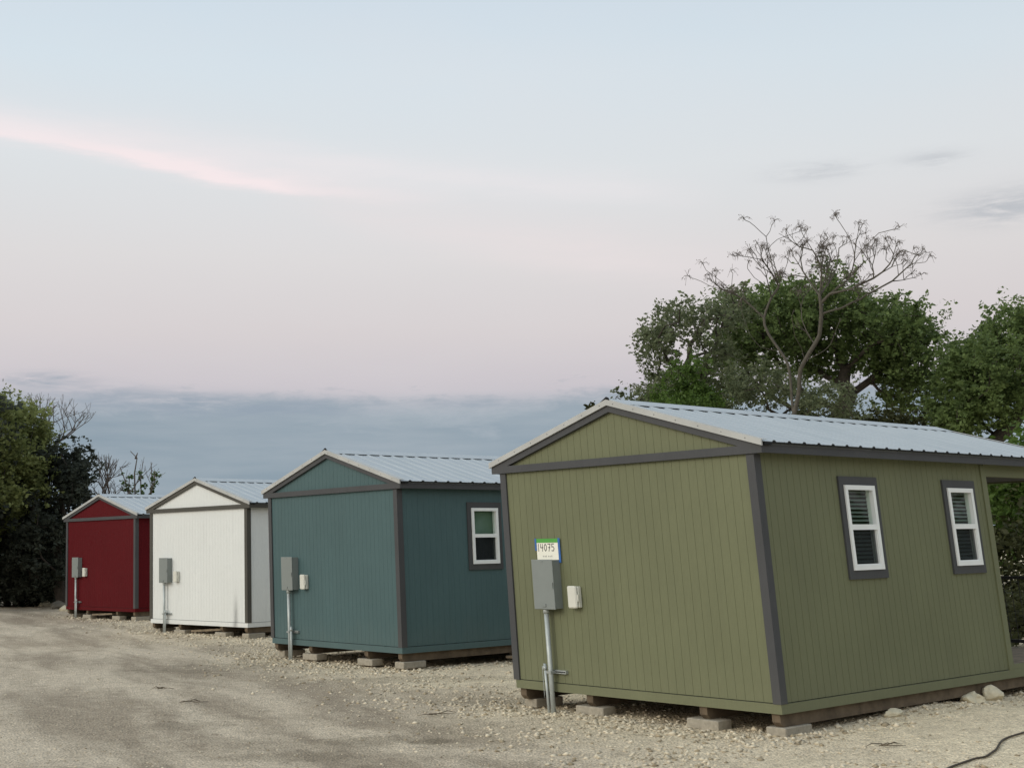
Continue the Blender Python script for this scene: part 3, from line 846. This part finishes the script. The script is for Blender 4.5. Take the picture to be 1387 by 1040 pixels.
def lobe_points(lobes, n, rng, shell=.45, gap=-.12, gs=.95):
    vol = np.array([l[1][0]*l[1][1]*l[1][2] for l in lobes]); pr = vol**.8; pr /= pr.sum(); out = []
    so = float(rng.random()*50)
    while len(out) < n:
        i = int(rng.choice(len(lobes), p=pr))
        c, r = lobes[i]; d = rng.normal(0, 1, 3); d /= np.linalg.norm(d)
        k = (shell+(1-shell)*rng.random())**.8
        if rng.random() < .16: k = 1+.22*rng.random()
        q = np.array(c)+d*np.array(r)*k
        a = noise.noise(Vector((q[0]*gs, q[1]*gs, q[2]*gs*1.5+so)))
        if a < gap or (k > 1 and a < .12): continue
        out.append(q)
    return np.array(out)

def tree(name, label, cat, base, lobes, mat, seed, nattr=260, per=70, leaf=.12, clump=.42, trunk=.22, bark='bark', tip=.012, group=None, step=.35, mids=None, squash=.75, leafname='crown', gap=-.12, twiggy=0):
    rng = np.random.default_rng(seed)
    A = lobe_points(lobes, nattr, rng, gap=gap)
    A = A[A[:, 2] > base[2]+.25]
    b = np.array(base, float)
    starts = [(b-np.array([0, 0, .2]), None)]; line = [b] + [np.array(m, float) for m in (mids or [])]
    for q in line:
        prev = starts[-1][0]; L = np.linalg.norm(q-prev); n = max(1, int(L/step))
        for k in range(1, n+1): starts.append((prev+(q-prev)*k/n, len(starts)-1))
    P, par = colonize(starts, A, step=step, kill=step*1.25, rng=rng)
    root = empty(name, base); tag(root, label, cat, group)
    mb, rad, ch = skeleton_mesh(P, par, tip, trunk)
    mb.build('trunk', M[bark], root, None, base)
    if per:
        keep = A if mat else []
        leaves(leafname, keep, clump*(.55+.9*rng.random(len(keep))), per, leaf, M[mat], root, rng, base, squash)
    return root, P, par, ch

def L3(px, py, Y, rx, ry, rz):      # a lobe of foliage given by its middle in the photo, its distance and half sizes in photo px (depth in m)
    p = at(px, py, Y); k = Y/F
    return ((p.x, p.y, p.z), (rx*k, rz, ry*k))
def foot(px, Y):
    r = ray(px, 800); x = r.x/r.y*Y; return (x, Y, gz(x, Y)-.05)

G_R = 'trees behind the olive green shed'
# big live oak, right of the middle
tree('oak_tree', 'big dark green oak with crooked limbs rising behind the olive green shed roof', 'tree', foot(1120, 33),
     [L3(1040, 440, 33, 75, 50, 2.0), L3(1100, 430, 33.5, 85, 50, 2.2), L3(1180, 450, 33, 80, 42, 2.0), L3(1225, 475, 32.5, 48, 42, 1.5), L3(1130, 470, 34, 70, 45, 1.8),
      L3(1030, 500, 33.5, 60, 42, 1.5), L3(1235, 530, 33, 42, 30, 1.2), L3(1190, 500, 34, 40, 18, 1.2)],
     'lf_oak', 11, nattr=1250, per=52, leaf=.11, clump=.32, gap=-.26, trunk=.26, group=G_R, mids=[at(1128, 600, 33), at(1140, 555, 33), at(1150, 535, 33)])
tree('oak_tree', 'sparse grey-green oak at the left end of the trees behind the olive green shed', 'tree', foot(945, 31),
     [L3(850, 545, 31, 22, 26, .9), L3(940, 450, 31, 68, 48, 1.8), L3(885, 490, 31, 45, 42, 1.4), L3(865, 535, 31, 32, 34, 1.2), L3(975, 500, 31, 52, 45, 1.5), L3(925, 530, 31.5, 60, 34, 1.4), L3(985, 425, 31.5, 32, 28, 1)],
     'lf_grey', 12, nattr=640, per=26, leaf=.10, clump=.24, trunk=.16, group=G_R, mids=[at(945, 600, 31)], bark='bark', gap=-.02)
tree('young_tree', 'bright green leafy young tree in front of the sparse grey-green oak', 'tree', foot(925, 28.5),
     [L3(930, 525, 28.5, 30, 32, .8), L3(915, 555, 28.5, 36, 30, .9), L3(945, 560, 28.5, 34, 30, .9)],
     'lf_bright', 13, nattr=220, per=80, leaf=.085, clump=.24, trunk=.07, group=G_R)
tree('oak_tree', 'green oak at the right edge, one limb curving up beside the shed roof', 'tree', foot(1440, 30),
     [L3(1390, 455, 30, 60, 40, 1.8), L3(1345, 495, 29.5, 58, 46, 1.8), L3(1310, 535, 30, 40, 48, 1.5), L3(1300, 575, 30, 36, 26, 1.2), L3(1440, 490, 30.5, 60, 60, 2), L3(1355, 540, 29.5, 40, 34, 1.2), L3(1290, 500, 30, 18, 22, .8)],
     'lf_oak', 14, nattr=1050, per=52, leaf=.105, clump=.30, gap=-.24, trunk=.18, group=G_R, mids=[at(1330, 615, 30), at(1352, 592, 30), at(1374, 572, 30), at(1390, 540, 30)])
tree('scrub_tree', 'dim green scrub tree filling the gap low between the two big oaks', 'tree', foot(1210, 31),
     [L3(1180, 590, 31, 50, 22, 1.2), L3(1225, 585, 31, 45, 18, 1.2), L3(1150, 600, 31, 40, 26, 1.2), L3(1265, 580, 31, 25, 25, 1), L3(1265, 620, 31, 60, 40, 1)],
     'lf_brush', 15, nattr=320, per=60, leaf=.095, clump=.30, trunk=.08, group=G_R, bark='bark')
tree('scrub_tree', 'brownish thin scrub below the bare tree, low against the shed roof', 'tree', foot(1060, 29),
     [L3(1010, 560, 29, 55, 35, 1.2), L3(1070, 555, 29, 50, 34, 1.2), L3(1115, 560, 29, 45, 34, 1.2), L3(1030, 520, 29, 40, 24, 1)],
     'lf_grey', 16, nattr=380, per=34, leaf=.08, clump=.25, trunk=.07, group=G_R, bark='bark', tip=.008)
tree('shrub', 'tiny leafy treetop showing just above the left slope of the olive green shed roof', 'shrub', foot(802, 30),
     [L3(800, 552, 30, 9, 5, .3), L3(806, 565, 30, 12, 8, .4), L3(812, 620, 30, 26, 40, .6)], 'lf_brush', 17, nattr=110, per=16, leaf=.09, clump=.14, trunk=.04, step=.2)
# foliage seen through the porch
G_P = 'bushes seen through the porch'
tree('bush', 'bright green bush behind the porch of the olive green shed, high part', 'bush', foot(1395, 25),
     [L3(1370, 690, 25, 60, 45, 1.3), L3(1410, 660, 25, 60, 45, 1.2)], 'lf_bright', 18, nattr=200, per=110, leaf=.13, clump=.42, trunk=.08, group=G_P)
tree('bush', 'dull brown-green bush behind the porch railing of the olive green shed', 'bush', foot(1380, 23.5),
     [L3(1370, 760, 23.5, 70, 45, 1), L3(1360, 820, 23.5, 70, 45, 1), L3(1430, 790, 23.5, 60, 70, 1), L3(1380, 860, 23, 80, 30, 1), L3(1390, 885, 22.5, 90, 22, .8), L3(1392, 848, 20.5, 75, 24, .6)], 'lf_brush', 19, nattr=240, per=120, leaf=.12, clump=.42, trunk=.07, group=G_P)

# tall bare tree
def grow(P, par, k, d, rr, depth, L, Y=None, spread=.55, up=.25, fork=(2, 3)):
    """forking twigs from node k"""
    if d is None:
        pk = par[k]; d = Vector(P[k]-P[pk]).normalized() if pk is not None else Vector((0, 0, 1))
        d = (d + Vector((rr.gauss(0, .45), rr.gauss(0, .45), rr.gauss(.1, .3)))).normalized()
    n = rr.randint(*fork) if depth > 0 else 0
    cur = k; p = Vector(P[k]); steps = max(2, int(L/.12))
    bend = Vector((rr.gauss(0, .10), rr.gauss(0, .10), rr.gauss(.05, .08)))
    for _ in range(steps):
        d = (d+bend+Vector((rr.gauss(0, .06), rr.gauss(0, .06), rr.gauss(0, .06)))).normalized()
        p = p+d*(L/steps); P.append(np.array(p)); par.append(cur); cur = len(P)-1
    for _ in range(n):
        e = (d + Vector((rr.gauss(0, spread), rr.gauss(0, spread), rr.gauss(up, spread*.7)))).normalized()
        grow(P, par, cur, e, rr, depth-1, L*rr.uniform(.62, .95), Y, spread, up, fork)

def bare_tree():
    Y = 27.0; rng = np.random.default_rng(5); rr = random.Random(5)
    P = []; par = []; PX = [(1073, 900)]
    def limb(pts, parent, dep=(0, 0)):
        """a limb through photo points, starting at node parent (or at the node nearest to a given photo point)"""
        m = len(pts); W3 = []
        if isinstance(parent, tuple):
            best = min(range(1, len(P)), key=lambda i: math.hypot(PX[i][0]-parent[0], PX[i][1]-parent[1])); parent = best
        base_dep = P[parent][1]-Y
        for i, (x, y) in enumerate(pts):
            t = (i+1)/m; W3.append(np.array(at(x, y, Y + base_dep*(1-t)+dep[1]*t)))
        ctrl = [P[parent]] + W3; pxs = [PX[parent]] + [tuple(q) for q in pts]
        k = parent
        for i in range(len(ctrl)-1):
            p0, p1, p2, p3 = ctrl[max(i-1, 0)], ctrl[i], ctrl[i+1], ctrl[min(i+2, len(ctrl)-1)]
            n = max(1, int(np.linalg.norm(p2-p1)/.16))
            for j in range(1, n+1):
                t = j/n; q = .5*((2*p1)+(p2-p0)*t+(2*p0-5*p1+4*p2-p3)*t*t+(3*p1-p0-3*p2+p3)*t**3)
                P.append(q + rng.normal(0, .008, 3)); par.append(k); k = len(P)-1
                PX.append((pxs[i][0]+(pxs[i+1][0]-pxs[i][0])*t, pxs[i][1]+(pxs[i+1][1]-pxs[i][1])*t))
        return k
    b = foot(1073, Y)
    P.append(np.array(b)-np.array([0, 0, .2])); par.append(None)
    limb([(1075, 700), (1076, 600), (1075, 560)], 0)
    limb([(1072, 530), (1070, 505), (1064, 486), (1048, 464), (1035, 440), (1040, 412), (1055, 388)], (1075, 560), (0, .6))
    limb([(1082, 525), (1084, 501), (1097, 476), (1110, 454), (1112, 425), (1111, 400)], (1075, 560), (0, -.6))
    limb([(1050, 371), (1041, 339), (1038, 322), (1016, 301)], (1055, 388), (.6, .2))
    limb([(1046, 305)], (1038, 322), (.3, .5)); limb([(1052, 325), (1067, 319), (1088, 312)], (1041, 339), (.4, 1.2))
    limb([(1035, 356), (1023, 350), (1001, 346)], (1055, 388), (.6, -.6)); limb([(1066, 358), (1070, 342), (1082, 330), (1092, 313)], (1055, 388), (.8, 1.6))
    limb([(1042, 392), (1023, 376), (1013, 364)], (1046, 400), (.6, 0))
    limb([(1010, 408), (991, 395), (979, 384), (957, 366)], (1030, 425), (.6, .6)); limb([(967, 390), (943, 378)], (985, 390), (.6, 1)); limb([(992, 378), (993, 370)], (991, 395), (.8, 1))
    limb([(1112, 363), (1101, 339), (1087, 317)], (1111, 400), (-.6, -.9)); limb([(1112, 332), (1122, 322)], (1104, 345), (-.9, -.6))
    limb([(1092, 375), (1084, 352), (1086, 335)], (1111, 405), (-.6, .4)); limb([(1130, 372), (1134, 345), (1128, 328)], (1111, 402), (-.6, .6)); limb([(1118, 372), (1121, 350), (1114, 335)], (1111, 395), (-.6, -.2))
    limb([(1123, 398), (1150, 376), (1158, 344), (1146, 315), (1138, 302)], (1112, 410), (-.6, -.9)); limb([(1161, 322), (1164, 306)], (1156, 338), (-.9, -.4))
    limb([(1166, 341), (1180, 327), (1190, 316), (1207, 312)], (1158, 350), (-.9, -1.4))
    limb([(1140, 394), (1170, 383), (1195, 368), (1214, 346), (1224, 338), (1240, 345)], (1120, 402), (-.6, -1.8))
    limb([(1182, 360), (1174, 345)], (1180, 378), (-1.2, -.8)); limb([(1199, 352), (1200, 343)], (1200, 362), (-1.5, -1))
    limb([(1140, 417), (1165, 405), (1195, 388), (1219, 373), (1234, 357), (1253, 355)], (1112, 430), (-.5, -1.0)); limb([(1216, 362), (1214, 352)], (1219, 373), (-1, -.6))
    limb([(1050, 520), (1005, 490), (985, 478)], (1072, 535), (0, -.8)); limb([(1085, 470), (1076, 455), (1072, 430)], (1092, 486), (0, -.6)); limb([(1088, 440), (1082, 400)], (1104, 465), (0, .5))
    limb([(1110, 480), (1125, 465), (1135, 440)], (1092, 486), (0, -1)); limb([(1040, 525), (1010, 505)], (1070, 515), (0, -.5)); limb([(1030, 470), (1010, 440), (1005, 420)], (1055, 475), (0, .5))
    P2, par2 = list(P), list(par)
    n0 = len(P2); kids = [0]*n0
    for q_ in par2:
        if q_ is not None: kids[q_] += 1
    zcut = at(1100, 470, Y).z; ztop = at(1100, 350, Y).z
    for i in range(n0):
        z = P2[i][2]
        if z < zcut: continue
        if kids[i] == 0: grow(P2, par2, i, None, rr, 1, rr.uniform(.07, .12), Y)
        elif z < ztop and rr.random() < (.42 if z > zcut+.8 else .16): grow(P2, par2, i, None, rr, 2, rr.uniform(.18, .34), Y)
    root = empty('bare_tree', b); tag(root, 'tall bare tree with pale forked trunk and clusters of dry stalks at its branch tips', 'tree', G_R)
    mb, rad, ch = skeleton_mesh(P2, par2, .0052, .052, 2.1)
    mb.build('trunk', M['bark_pale'], root, None, b)
    # sprays of dry stalks at the tips
    tw = MB()
    for i in range(len(P2)):
        if ch[i] or P2[i][2] < at(1100, 405, Y).z: continue
        if rr.random() < .45: continue
        R0 = rr.uniform(.09, .19)
        for k in range(rr.randint(6, 12)):
            d = Vector((rr.gauss(0, 1), rr.gauss(0, 1), rr.gauss(.15, .7))).normalized()*R0*rr.uniform(.6, 1.1)
            p = Vector(P2[i]); tw.tube([p, p+d*.6+Vector((0, 0, .03)), p+d+Vector((0, 0, -.03))], [.0042, .0036, .0025], 3, cap=False)
            if rr.random() < .5:
                e = p+d; r_ = rr.uniform(.007, .013); tw.add([e+Vector((r_, 0, 0)), e+Vector((-r_, 0, 0)), e+Vector((0, r_, 0)), e+Vector((0, 0, r_)), e+Vector((0, 0, -r_))], [(0, 2, 3), (2, 1, 3), (0, 2, 4), (2, 1, 4), (0, 1, 3), (0, 1, 4)])
    tw.build('twigs', M['twig'], root, None, b)
bare_tree()

# ---- left side
G_L = 'trees left of the red shed'
tree('leafy_tree', 'yellow-green leafy tree at the left edge of the picture', 'tree', foot(-30, 41),
     [L3(10, 584, 40, 46, 40, 2), L3(-40, 580, 41, 60, 60, 2), L3(30, 610, 40, 34, 45, 1.6), L3(8, 650, 39.5, 44, 45, 1.6), L3(-40, 680, 40, 60, 60, 2), L3(30, 670, 39.5, 26, 30, 1.2)],
     'lf_yellow', 21, nattr=900, per=55, leaf=.13, clump=.34, trunk=.2, group=G_L, bark='bark')
tree('evergreen_tree', 'nearly black evergreen tree standing against the left side of the red shed', 'tree', foot(85, 41),
     [L3(90, 640, 41, 30, 40, 1.5), L3(70, 670, 41, 40, 50, 1.7), L3(105, 650, 41, 20, 36, 1.2), L3(75, 730, 41, 45, 50, 1.7), L3(60, 760, 41, 60, 40, 1.6), L3(55, 625, 41.5, 22, 25, 1)],
     'lf_dark', 22, nattr=600, per=50, leaf=.12, clump=.27, gap=.0, trunk=.18, group=G_L)
tree('evergreen_tree', 'dark understorey tree below the yellow-green tree at the left edge', 'tree', foot(10, 42.5),
     [L3(0, 740, 42.5, 60, 50, 1.8), L3(40, 780, 42.5, 60, 40, 1.5), L3(-50, 780, 42.5, 60, 50, 1.8), L3(85, 790, 43, 50, 32, 1.4), L3(20, 700, 42.5, 60, 40, 1.6)],
     'lf_dark', 23, nattr=620, per=90, leaf=.15, clump=.45, trunk=.12, group=G_L)
tree('leafy_tree', 'yellow-green tree outside the left edge with one tip reaching into the picture', 'tree', foot(-60, 38),
     [L3(-70, 600, 38, 60, 70, 2), L3(-90, 700, 38, 80, 70, 2), L3(-8, 556, 38, 8, 24, .4)], 'lf_dark', 24, nattr=360, per=60, leaf=.17, clump=.5, trunk=.2, group=G_L)
def bare(name, label, base, stem, starts, seed, L=.8, depth=4, tr=.08, tip=.008, group=None, up=.2, spread=.5, K=1):
    rr = random.Random(seed); b = np.array(base, float)
    P = [b-np.array([0, 0, .2])]; par = [None]
    for q in stem:
        prev = P[-1]; n = max(1, int(np.linalg.norm(np.array(q)-prev)/.3))
        for k in range(1, n+1): P.append(prev+(np.array(q)-prev)*k/n); par.append(len(P)-2)
    top = len(P)-1
    for (k, d, l) in starts: grow(P, par, max(1, top-k), Vector(d).normalized(), rr, depth, l*K, spread=spread, up=up)
    root = empty(name, base); tag(root, label, 'tree', group)
    mb, rad, ch = skeleton_mesh(P, par, tip, tr, 2.2); mb.build('trunk', M['twig'], root, None, base)
bare('bare_tree', 'leafless grey tree with upswept twigs above the dark evergreen at the left', foot(62, 43), [at(62, 680, 43), at(60, 600, 43)],
     [(0, (-.2, 0, 1), .8), (0, (.35, .2, .9), .8), (1, (.9, -.2, .65), 1.0), (2, (.9, .3, .45), .9), (4, (.8, .1, .35), .9), (0, (.1, -.3, 1), .7), (3, (-.4, .2, .9), .8)], 31, K=.62, tr=.07, tip=.0055, group=G_L)
bare('bare_shrub', 'leafless grey branches reaching up behind the left slope of the red shed roof', foot(118, 43), [at(125, 740, 43), at(140, 690, 43)],
     [(0, (.3, 0, 1), .7), (0, (.8, .2, .75), .8), (1, (.0, .3, 1), .7), (2, (.9, -.1, .5), .8), (1, (.55, -.3, .9), .8), (3, (-.1, 0, 1), .8)], 32, K=.85, tr=.07, tip=.0065, group=G_L)

def sapling():
    Y = 44.; b = foot(188, Y); rr = random.Random(3); rng = np.random.default_rng(3)
    root = empty('sapling', b); tag(root, 'thin upright sapling with sparse green leaves behind the roof of the red shed', 'tree')
    mb = MB(); cl = []
    stems = [[(185, 800), (184, 690), (184, 640), (183, 620), (177, 610)], [(183, 622), (186, 613)], [(190, 800), (192, 690), (191, 650), (189, 640)], [(195, 790), (200, 690), (205, 655), (205, 627)],
             [(203, 670), (209, 655), (209, 638)], [(186, 760), (176, 680), (171, 655), (163, 632)], [(180, 690), (174, 660), (174, 645)]]
    for st in stems:
        pts = [np.array(at(x, y, Y))-np.array(b)+rng.normal(0, .02, 3) for x, y in st]
        mb.tube([tuple(p) for p in pts], [.035-.022*i/(len(pts)-1) for i in range(len(pts))], 5)
        for p, q in zip(pts[-3:], pts[-2:]):
            for k in range(5):
                t = rr.random(); c = p+(q-p)*t+rng.normal(0, .035, 3)
                if c[2]+b[2] < at(190, 640, Y).z: cl.append(c+np.array(b))
    mb.build('trunk', M['twig'], root)
    for k in range(34): cl.append(np.array(at(rr.uniform(176, 207), rr.uniform(658, 690), Y+rr.uniform(-.3, .3))))
    leaves('crown', cl, .07+.07*rng.random(len(cl)), 16, .10, M['lf_bright'], root, rng, b)
sapling()

# brush along the back of the lot, one tangled mass
def brush():
    rng = np.random.default_rng(40); cs = []
    for i in range(520):
        t = rng.random()
        x = -26 + 50*t; y = 50 - 12*max(0, t-.35) + rng.normal(0, 1.2)
        cs.append((x+rng.normal(0, .6), y, rng.random()**1.3*2.3+.1))
    o = leaves('brush', cs, .5+.4*rng.random(len(cs)), 60, .22, M['lf_brush'], None, rng, (0, 0, 0))
    tag(o, 'low tangled brush along the back of the lot behind the sheds', 'brush', kind='stuff')
brush()
def wood_edge():
    rng = np.random.default_rng(44); cs = []
    for i in range(700):
        t = rng.random(); y = -6+34*t; x = 24+2*math.sin(y*.3)+rng.normal(0, 1.1)
        cs.append((x, y, .2+6.5*rng.random()**.9*(.75+.25*math.sin(y*.9))))
    o = leaves('woodland', cs, .7+.5*rng.random(len(cs)), 46, .28, M['lf_oak'], None, rng, (0, 0, 0))
    tag(o, 'edge of a dense wood closing the lot on the right, seen mirrored in the side windows', 'woodland', kind='stuff')
    cs = []
    for i in range(620):
        t = rng.random(); cs.append((-23-52*t+rng.normal(0, 1), 43-6*t+rng.normal(0, 1.6), .2+6*rng.random()**.9*(.75+.25*math.sin(t*23))))
    for i in range(420):
        t = rng.random(); cs.append((-70+150*t, 78+rng.normal(0, 2), .1+2.5*rng.random()))
    o = leaves('woodland', cs, .8+.6*rng.random(len(cs)), 36, .32, M['lf_brush'], None, rng, (0, 0, 0))
    tag(o, 'far dim woodland behind the whole lot and beyond its left edge', 'woodland', kind='stuff')
wood_edge()

# ------------------------------------------------------------------ sky and light
SUN_AZ, SUN_EL = R(238), R(28)        # azimuth measured from +Y towards +X: behind and to the left of the camera
def world():
    w = bpy.data.worlds.new('World'); bpy.context.scene.world = w; w.use_nodes = True
    class WT(NT):
        def __init__(s): s.t = w.node_tree; s.t.nodes.clear(); s.out = s.n('ShaderNodeOutputWorld')
    t = WT()
    tc = t.n('ShaderNodeTexCoord'); sp = t.n('ShaderNodeSeparateXYZ'); t.l(tc.outputs['Generated'], sp.inputs[0])
    X, Y, Z = sp.outputs
    el = t.math('ARCSINE', Z); az = t.math('ARCTAN2', X, Y)
    def E(y, x=693): return azel(x, y)[1]
    # base gradient
    st = [(-.2, (150, 152, 150)), (0, (146, 158, 167)), (E(640), (148, 165, 177)), (E(560), (170, 180, 190)), (E(525), (206, 200, 206)), (E(450), (219, 212, 213)), (E(350), (226, 223, 223)), (E(230), (226, 231, 234)),
          (E(100), (219, 231, 239)), (E(0), (212, 226, 237)), (.75, (198, 216, 232)), (1.5, (186, 206, 226))]
    fac = t.math('MULTIPLY_ADD', el, 1/1.7, .2/1.7)
    base = t.ramp(fac, [((e+.2)/1.7, srgb(*c)) for e, c in st], 'LINEAR')
    # right side of the view is greyer
    gr = t.ramp(t.math('MULTIPLY_ADD', az, 1.2, .5), [(.45, 0), (.95, 1)])
    base = t.mix(t.math('MULTIPLY', gr, .55), base, t.mix(1.0, base, (.97, .955, .945, 1), 'MULTIPLY'))
    cv = t.n('ShaderNodeCombineXYZ'); t.l(az, cv.inputs[0]); t.l(el, cv.inputs[1])
    def nz(sx, sy, scale, detail, rough=.55, dist=0, offs=0):
        m = t.n('ShaderNodeMapping'); m.inputs['Scale'].default_value = (sx, sy, 1); m.inputs['Location'].default_value = (offs, offs, offs); t.l(cv.outputs[0], m.inputs[0])
        return t.noise(m.outputs[0], scale, detail, rough, dist)
    def curve(fac, pts, lo, hi):
        # piecewise linear value of az -> value
        x = t.ramp(t.math('MULTIPLY_ADD', fac, 1/1.2, .5), [((a+.6)/1.2, (v-lo)/(hi-lo)) for a, v in pts], 'EASE' if False else 'LINEAR')
        return t.math('MULTIPLY_ADD', x, hi-lo, lo)
    def streak(ptsxy, inten, wu, wd, col, amt, base, seed):
        P = [azel(*p) for p in ptsxy]
        es = [p[1] for p in P]; lo, hi = min(es)-.02, max(es)+.02
        c = curve(az, P, lo, hi); I = curve(az, [(azel(x, 220)[0], v) for x, v in inten], 0, 1)
        d = t.math('SUBTRACT', el, c)
        d = t.math('ADD', d, t.math('MULTIPLY_ADD', nz(9, 60, 1.2, 5, .6, 0, seed), .018, -.009))
        up = t.math('DIVIDE', t.math('MAXIMUM', d, 0), wu); dn = t.math('DIVIDE', t.math('MINIMUM', d, 0), wd)
        s = t.math('ADD', t.math('MULTIPLY', up, up), t.math('MULTIPLY', dn, dn))
        g = t.math('EXPONENT', t.math('MULTIPLY', s, -1))
        g = t.math('MULTIPLY', g, t.math('MULTIPLY_ADD', nz(12, 70, 1.6, 5, .6, .3, seed+3), 1.0, .62))
        return t.mix(t.math('MULTIPLY', t.math('MULTIPLY', g, I), amt, clamp=True), base, col)
    col = streak([(0, 182), (150, 205), (300, 238), (400, 256), (520, 268), (650, 272)], [(-100, .8), (60, 1), (280, 1), (390, .7), (500, .35), (640, 0)], .011, .0048, srgb(255, 240, 241), 1.0, base, 2)
    col = streak([(0, 168), (200, 190), (450, 225), (700, 252), (950, 268), (1100, 275)], [(-100, .7), (200, .7), (600, .55), (850, .45), (980, 0)], .014, .010, srgb(243, 237, 239), .80, col, 7)
    col = streak([(400, 270), (600, 315), (800, 345), (1100, 380)], [(350, 0), (500, .5), (800, .8), (1100, 0)], .024, .016, srgb(238, 228, 228), .70, col, 12)
    # broad unevenness
    col = t.mix(t.math('MULTIPLY', t.ramp(nz(3, 9, 1.5, 4, .5, 0, 5), [(.3, 0), (.75, 1)]), .20), col, srgb(232, 227, 228))
    # cloud bank on the horizon
    edge = t.math('ADD', t.math('MULTIPLY_ADD', nz(7, 10, 1.4, 6, .62, .2, 21), .060, E(546)-.030), t.math('MULTIPLY_ADD', nz(16, 70, 1.4, 5, .7, .4, 27), .046, -.023))
    bk = t.math('MULTIPLY_ADD', t.math('SUBTRACT', edge, el), 58, .5, clamp=True)
    tex = nz(5, 40, 1.5, 5, .55, 0, 9)
    bankc = t.mix(t.ramp(tex, [(.3, 0), (.7, 1)]), srgb(138, 156, 170), srgb(162, 174, 184))
    lowb = t.math('MULTIPLY', bk, t.ramp(t.math('MULTIPLY', el, 6), [(0, .9), (.55, .9), (1, .75)]))
    col = t.mix(t.math('MULTIPLY', lowb, .92), col, bankc)
    # loose wisps above the bank
    def wisp(px, py, wx, wy, amt, colr, col, seed):
        a0, e0 = azel(px, py)
        dx = t.math('DIVIDE', t.math('SUBTRACT', az, a0), wx/F); dy = t.math('DIVIDE', t.math('SUBTRACT', el, e0), wy/F)
        s = t.math('EXPONENT', t.math('MULTIPLY', t.math('ADD', t.math('MULTIPLY', dx, dx), t.math('MULTIPLY', dy, dy)), -1))
        n = t.ramp(nz(14, 90, 1.6, 6, .65, .3, seed), [(.34, 0), (.56, 1)])
        return t.mix(t.math('MULTIPLY', t.math('MULTIPLY', s, n), amt), col, colr)
    for a in ((60, 515, 45, 9, 1, 31), (150, 538, 80, 14, .8, 32), (260, 546, 110, 12, 1, 33), (330, 556, 120, 10, 1, 37), (640, 547, 60, 8, .5, 34), (430, 550, 80, 10, .7, 35), (-50, 540, 90, 14, .7, 36)):
        col = wisp(a[0], a[1], a[2], a[3], a[4], srgb(152, 165, 179), col, a[5])
    for a in ((1355, 282, 70, 20, .8, 41), (1110, 232, 60, 12, .5, 42), (1265, 215, 40, 10, .5, 43), (1430, 265, 70, 18, .7, 44)):
        col = wisp(a[0], a[1], a[2], a[3], a[4], srgb(186, 190, 196), col, a[5])
    # the sky is brighter round the low sun behind the camera
    cs = t.math('COSINE', t.math('SUBTRACT', az, SUN_AZ))
    br = t.math('MULTIPLY', t.ramp(t.math('MULTIPLY_ADD', cs, .5, .5), [(.42, 0), (1, 1)], 'EASE'), t.ramp(el, [(0, 1), (.9, .35), (1, .2)]))
    col = t.mix(br, col, t.mix(1.0, col, (2.7, 2.45, 2.05, 1), 'MULTIPLY'))
    bg = t.n('ShaderNodeBackground', i_Strength=1.0); t.l(col, bg.inputs[0])
    sky = t.n('ShaderNodeTexSky'); sky.sky_type = 'NISHITA'; sky.sun_disc = False; sky.sun_elevation = SUN_EL; sky.sun_rotation = SUN_AZ
    bg2 = t.n('ShaderNodeBackground', i_Strength=.05); t.l(sky.outputs[0], bg2.inputs[0])
    mx = t.n('ShaderNodeMixShader', i_0=.06); t.l(bg.outputs[0], mx.inputs[1]); t.l(bg2.outputs[0], mx.inputs[2])
    t.l(mx.outputs[0], t.out.inputs[0])
world()
sl = bpy.data.lights.new('sun', 'SUN'); sl.energy = .9; sl.angle = R(22); sl.color = (1, .93, .82)
so = bpy.data.objects.new('sun', sl); C.objects.link(so)
d = Vector((math.sin(SUN_AZ)*math.cos(SUN_EL), math.cos(SUN_AZ)*math.cos(SUN_EL), math.sin(SUN_EL)))
so.rotation_euler = d.to_track_quat('Z', 'Y').to_euler(); so.location = (0, 0, 30)

# ------------------------------------------------------------------ camera
cam = bpy.data.cameras.new('camera'); co = bpy.data.objects.new('camera', cam); C.objects.link(co)
cam.sensor_width = 36; cam.sensor_fit = 'HORIZONTAL'; cam.lens = F/1387*36; cam.clip_end = 3000; cam.clip_start = .05
co.matrix_world = Matrix.Translation((0, 0, CAMH)) @ Matrix.Rotation(math.pi/2+PITCH, 4, 'X') @ Matrix.Rotation(-ROLL, 4, 'Z')
S = bpy.context.scene; S.camera = co
S.view_settings.view_transform = 'Standard'; S.view_settings.look = 'None'; S.view_settings.exposure = 0; S.view_settings.gamma = 1
S.cycles.max_bounces = 5; S.cycles.diffuse_bounces = 3; S.cycles.transmission_bounces = 3
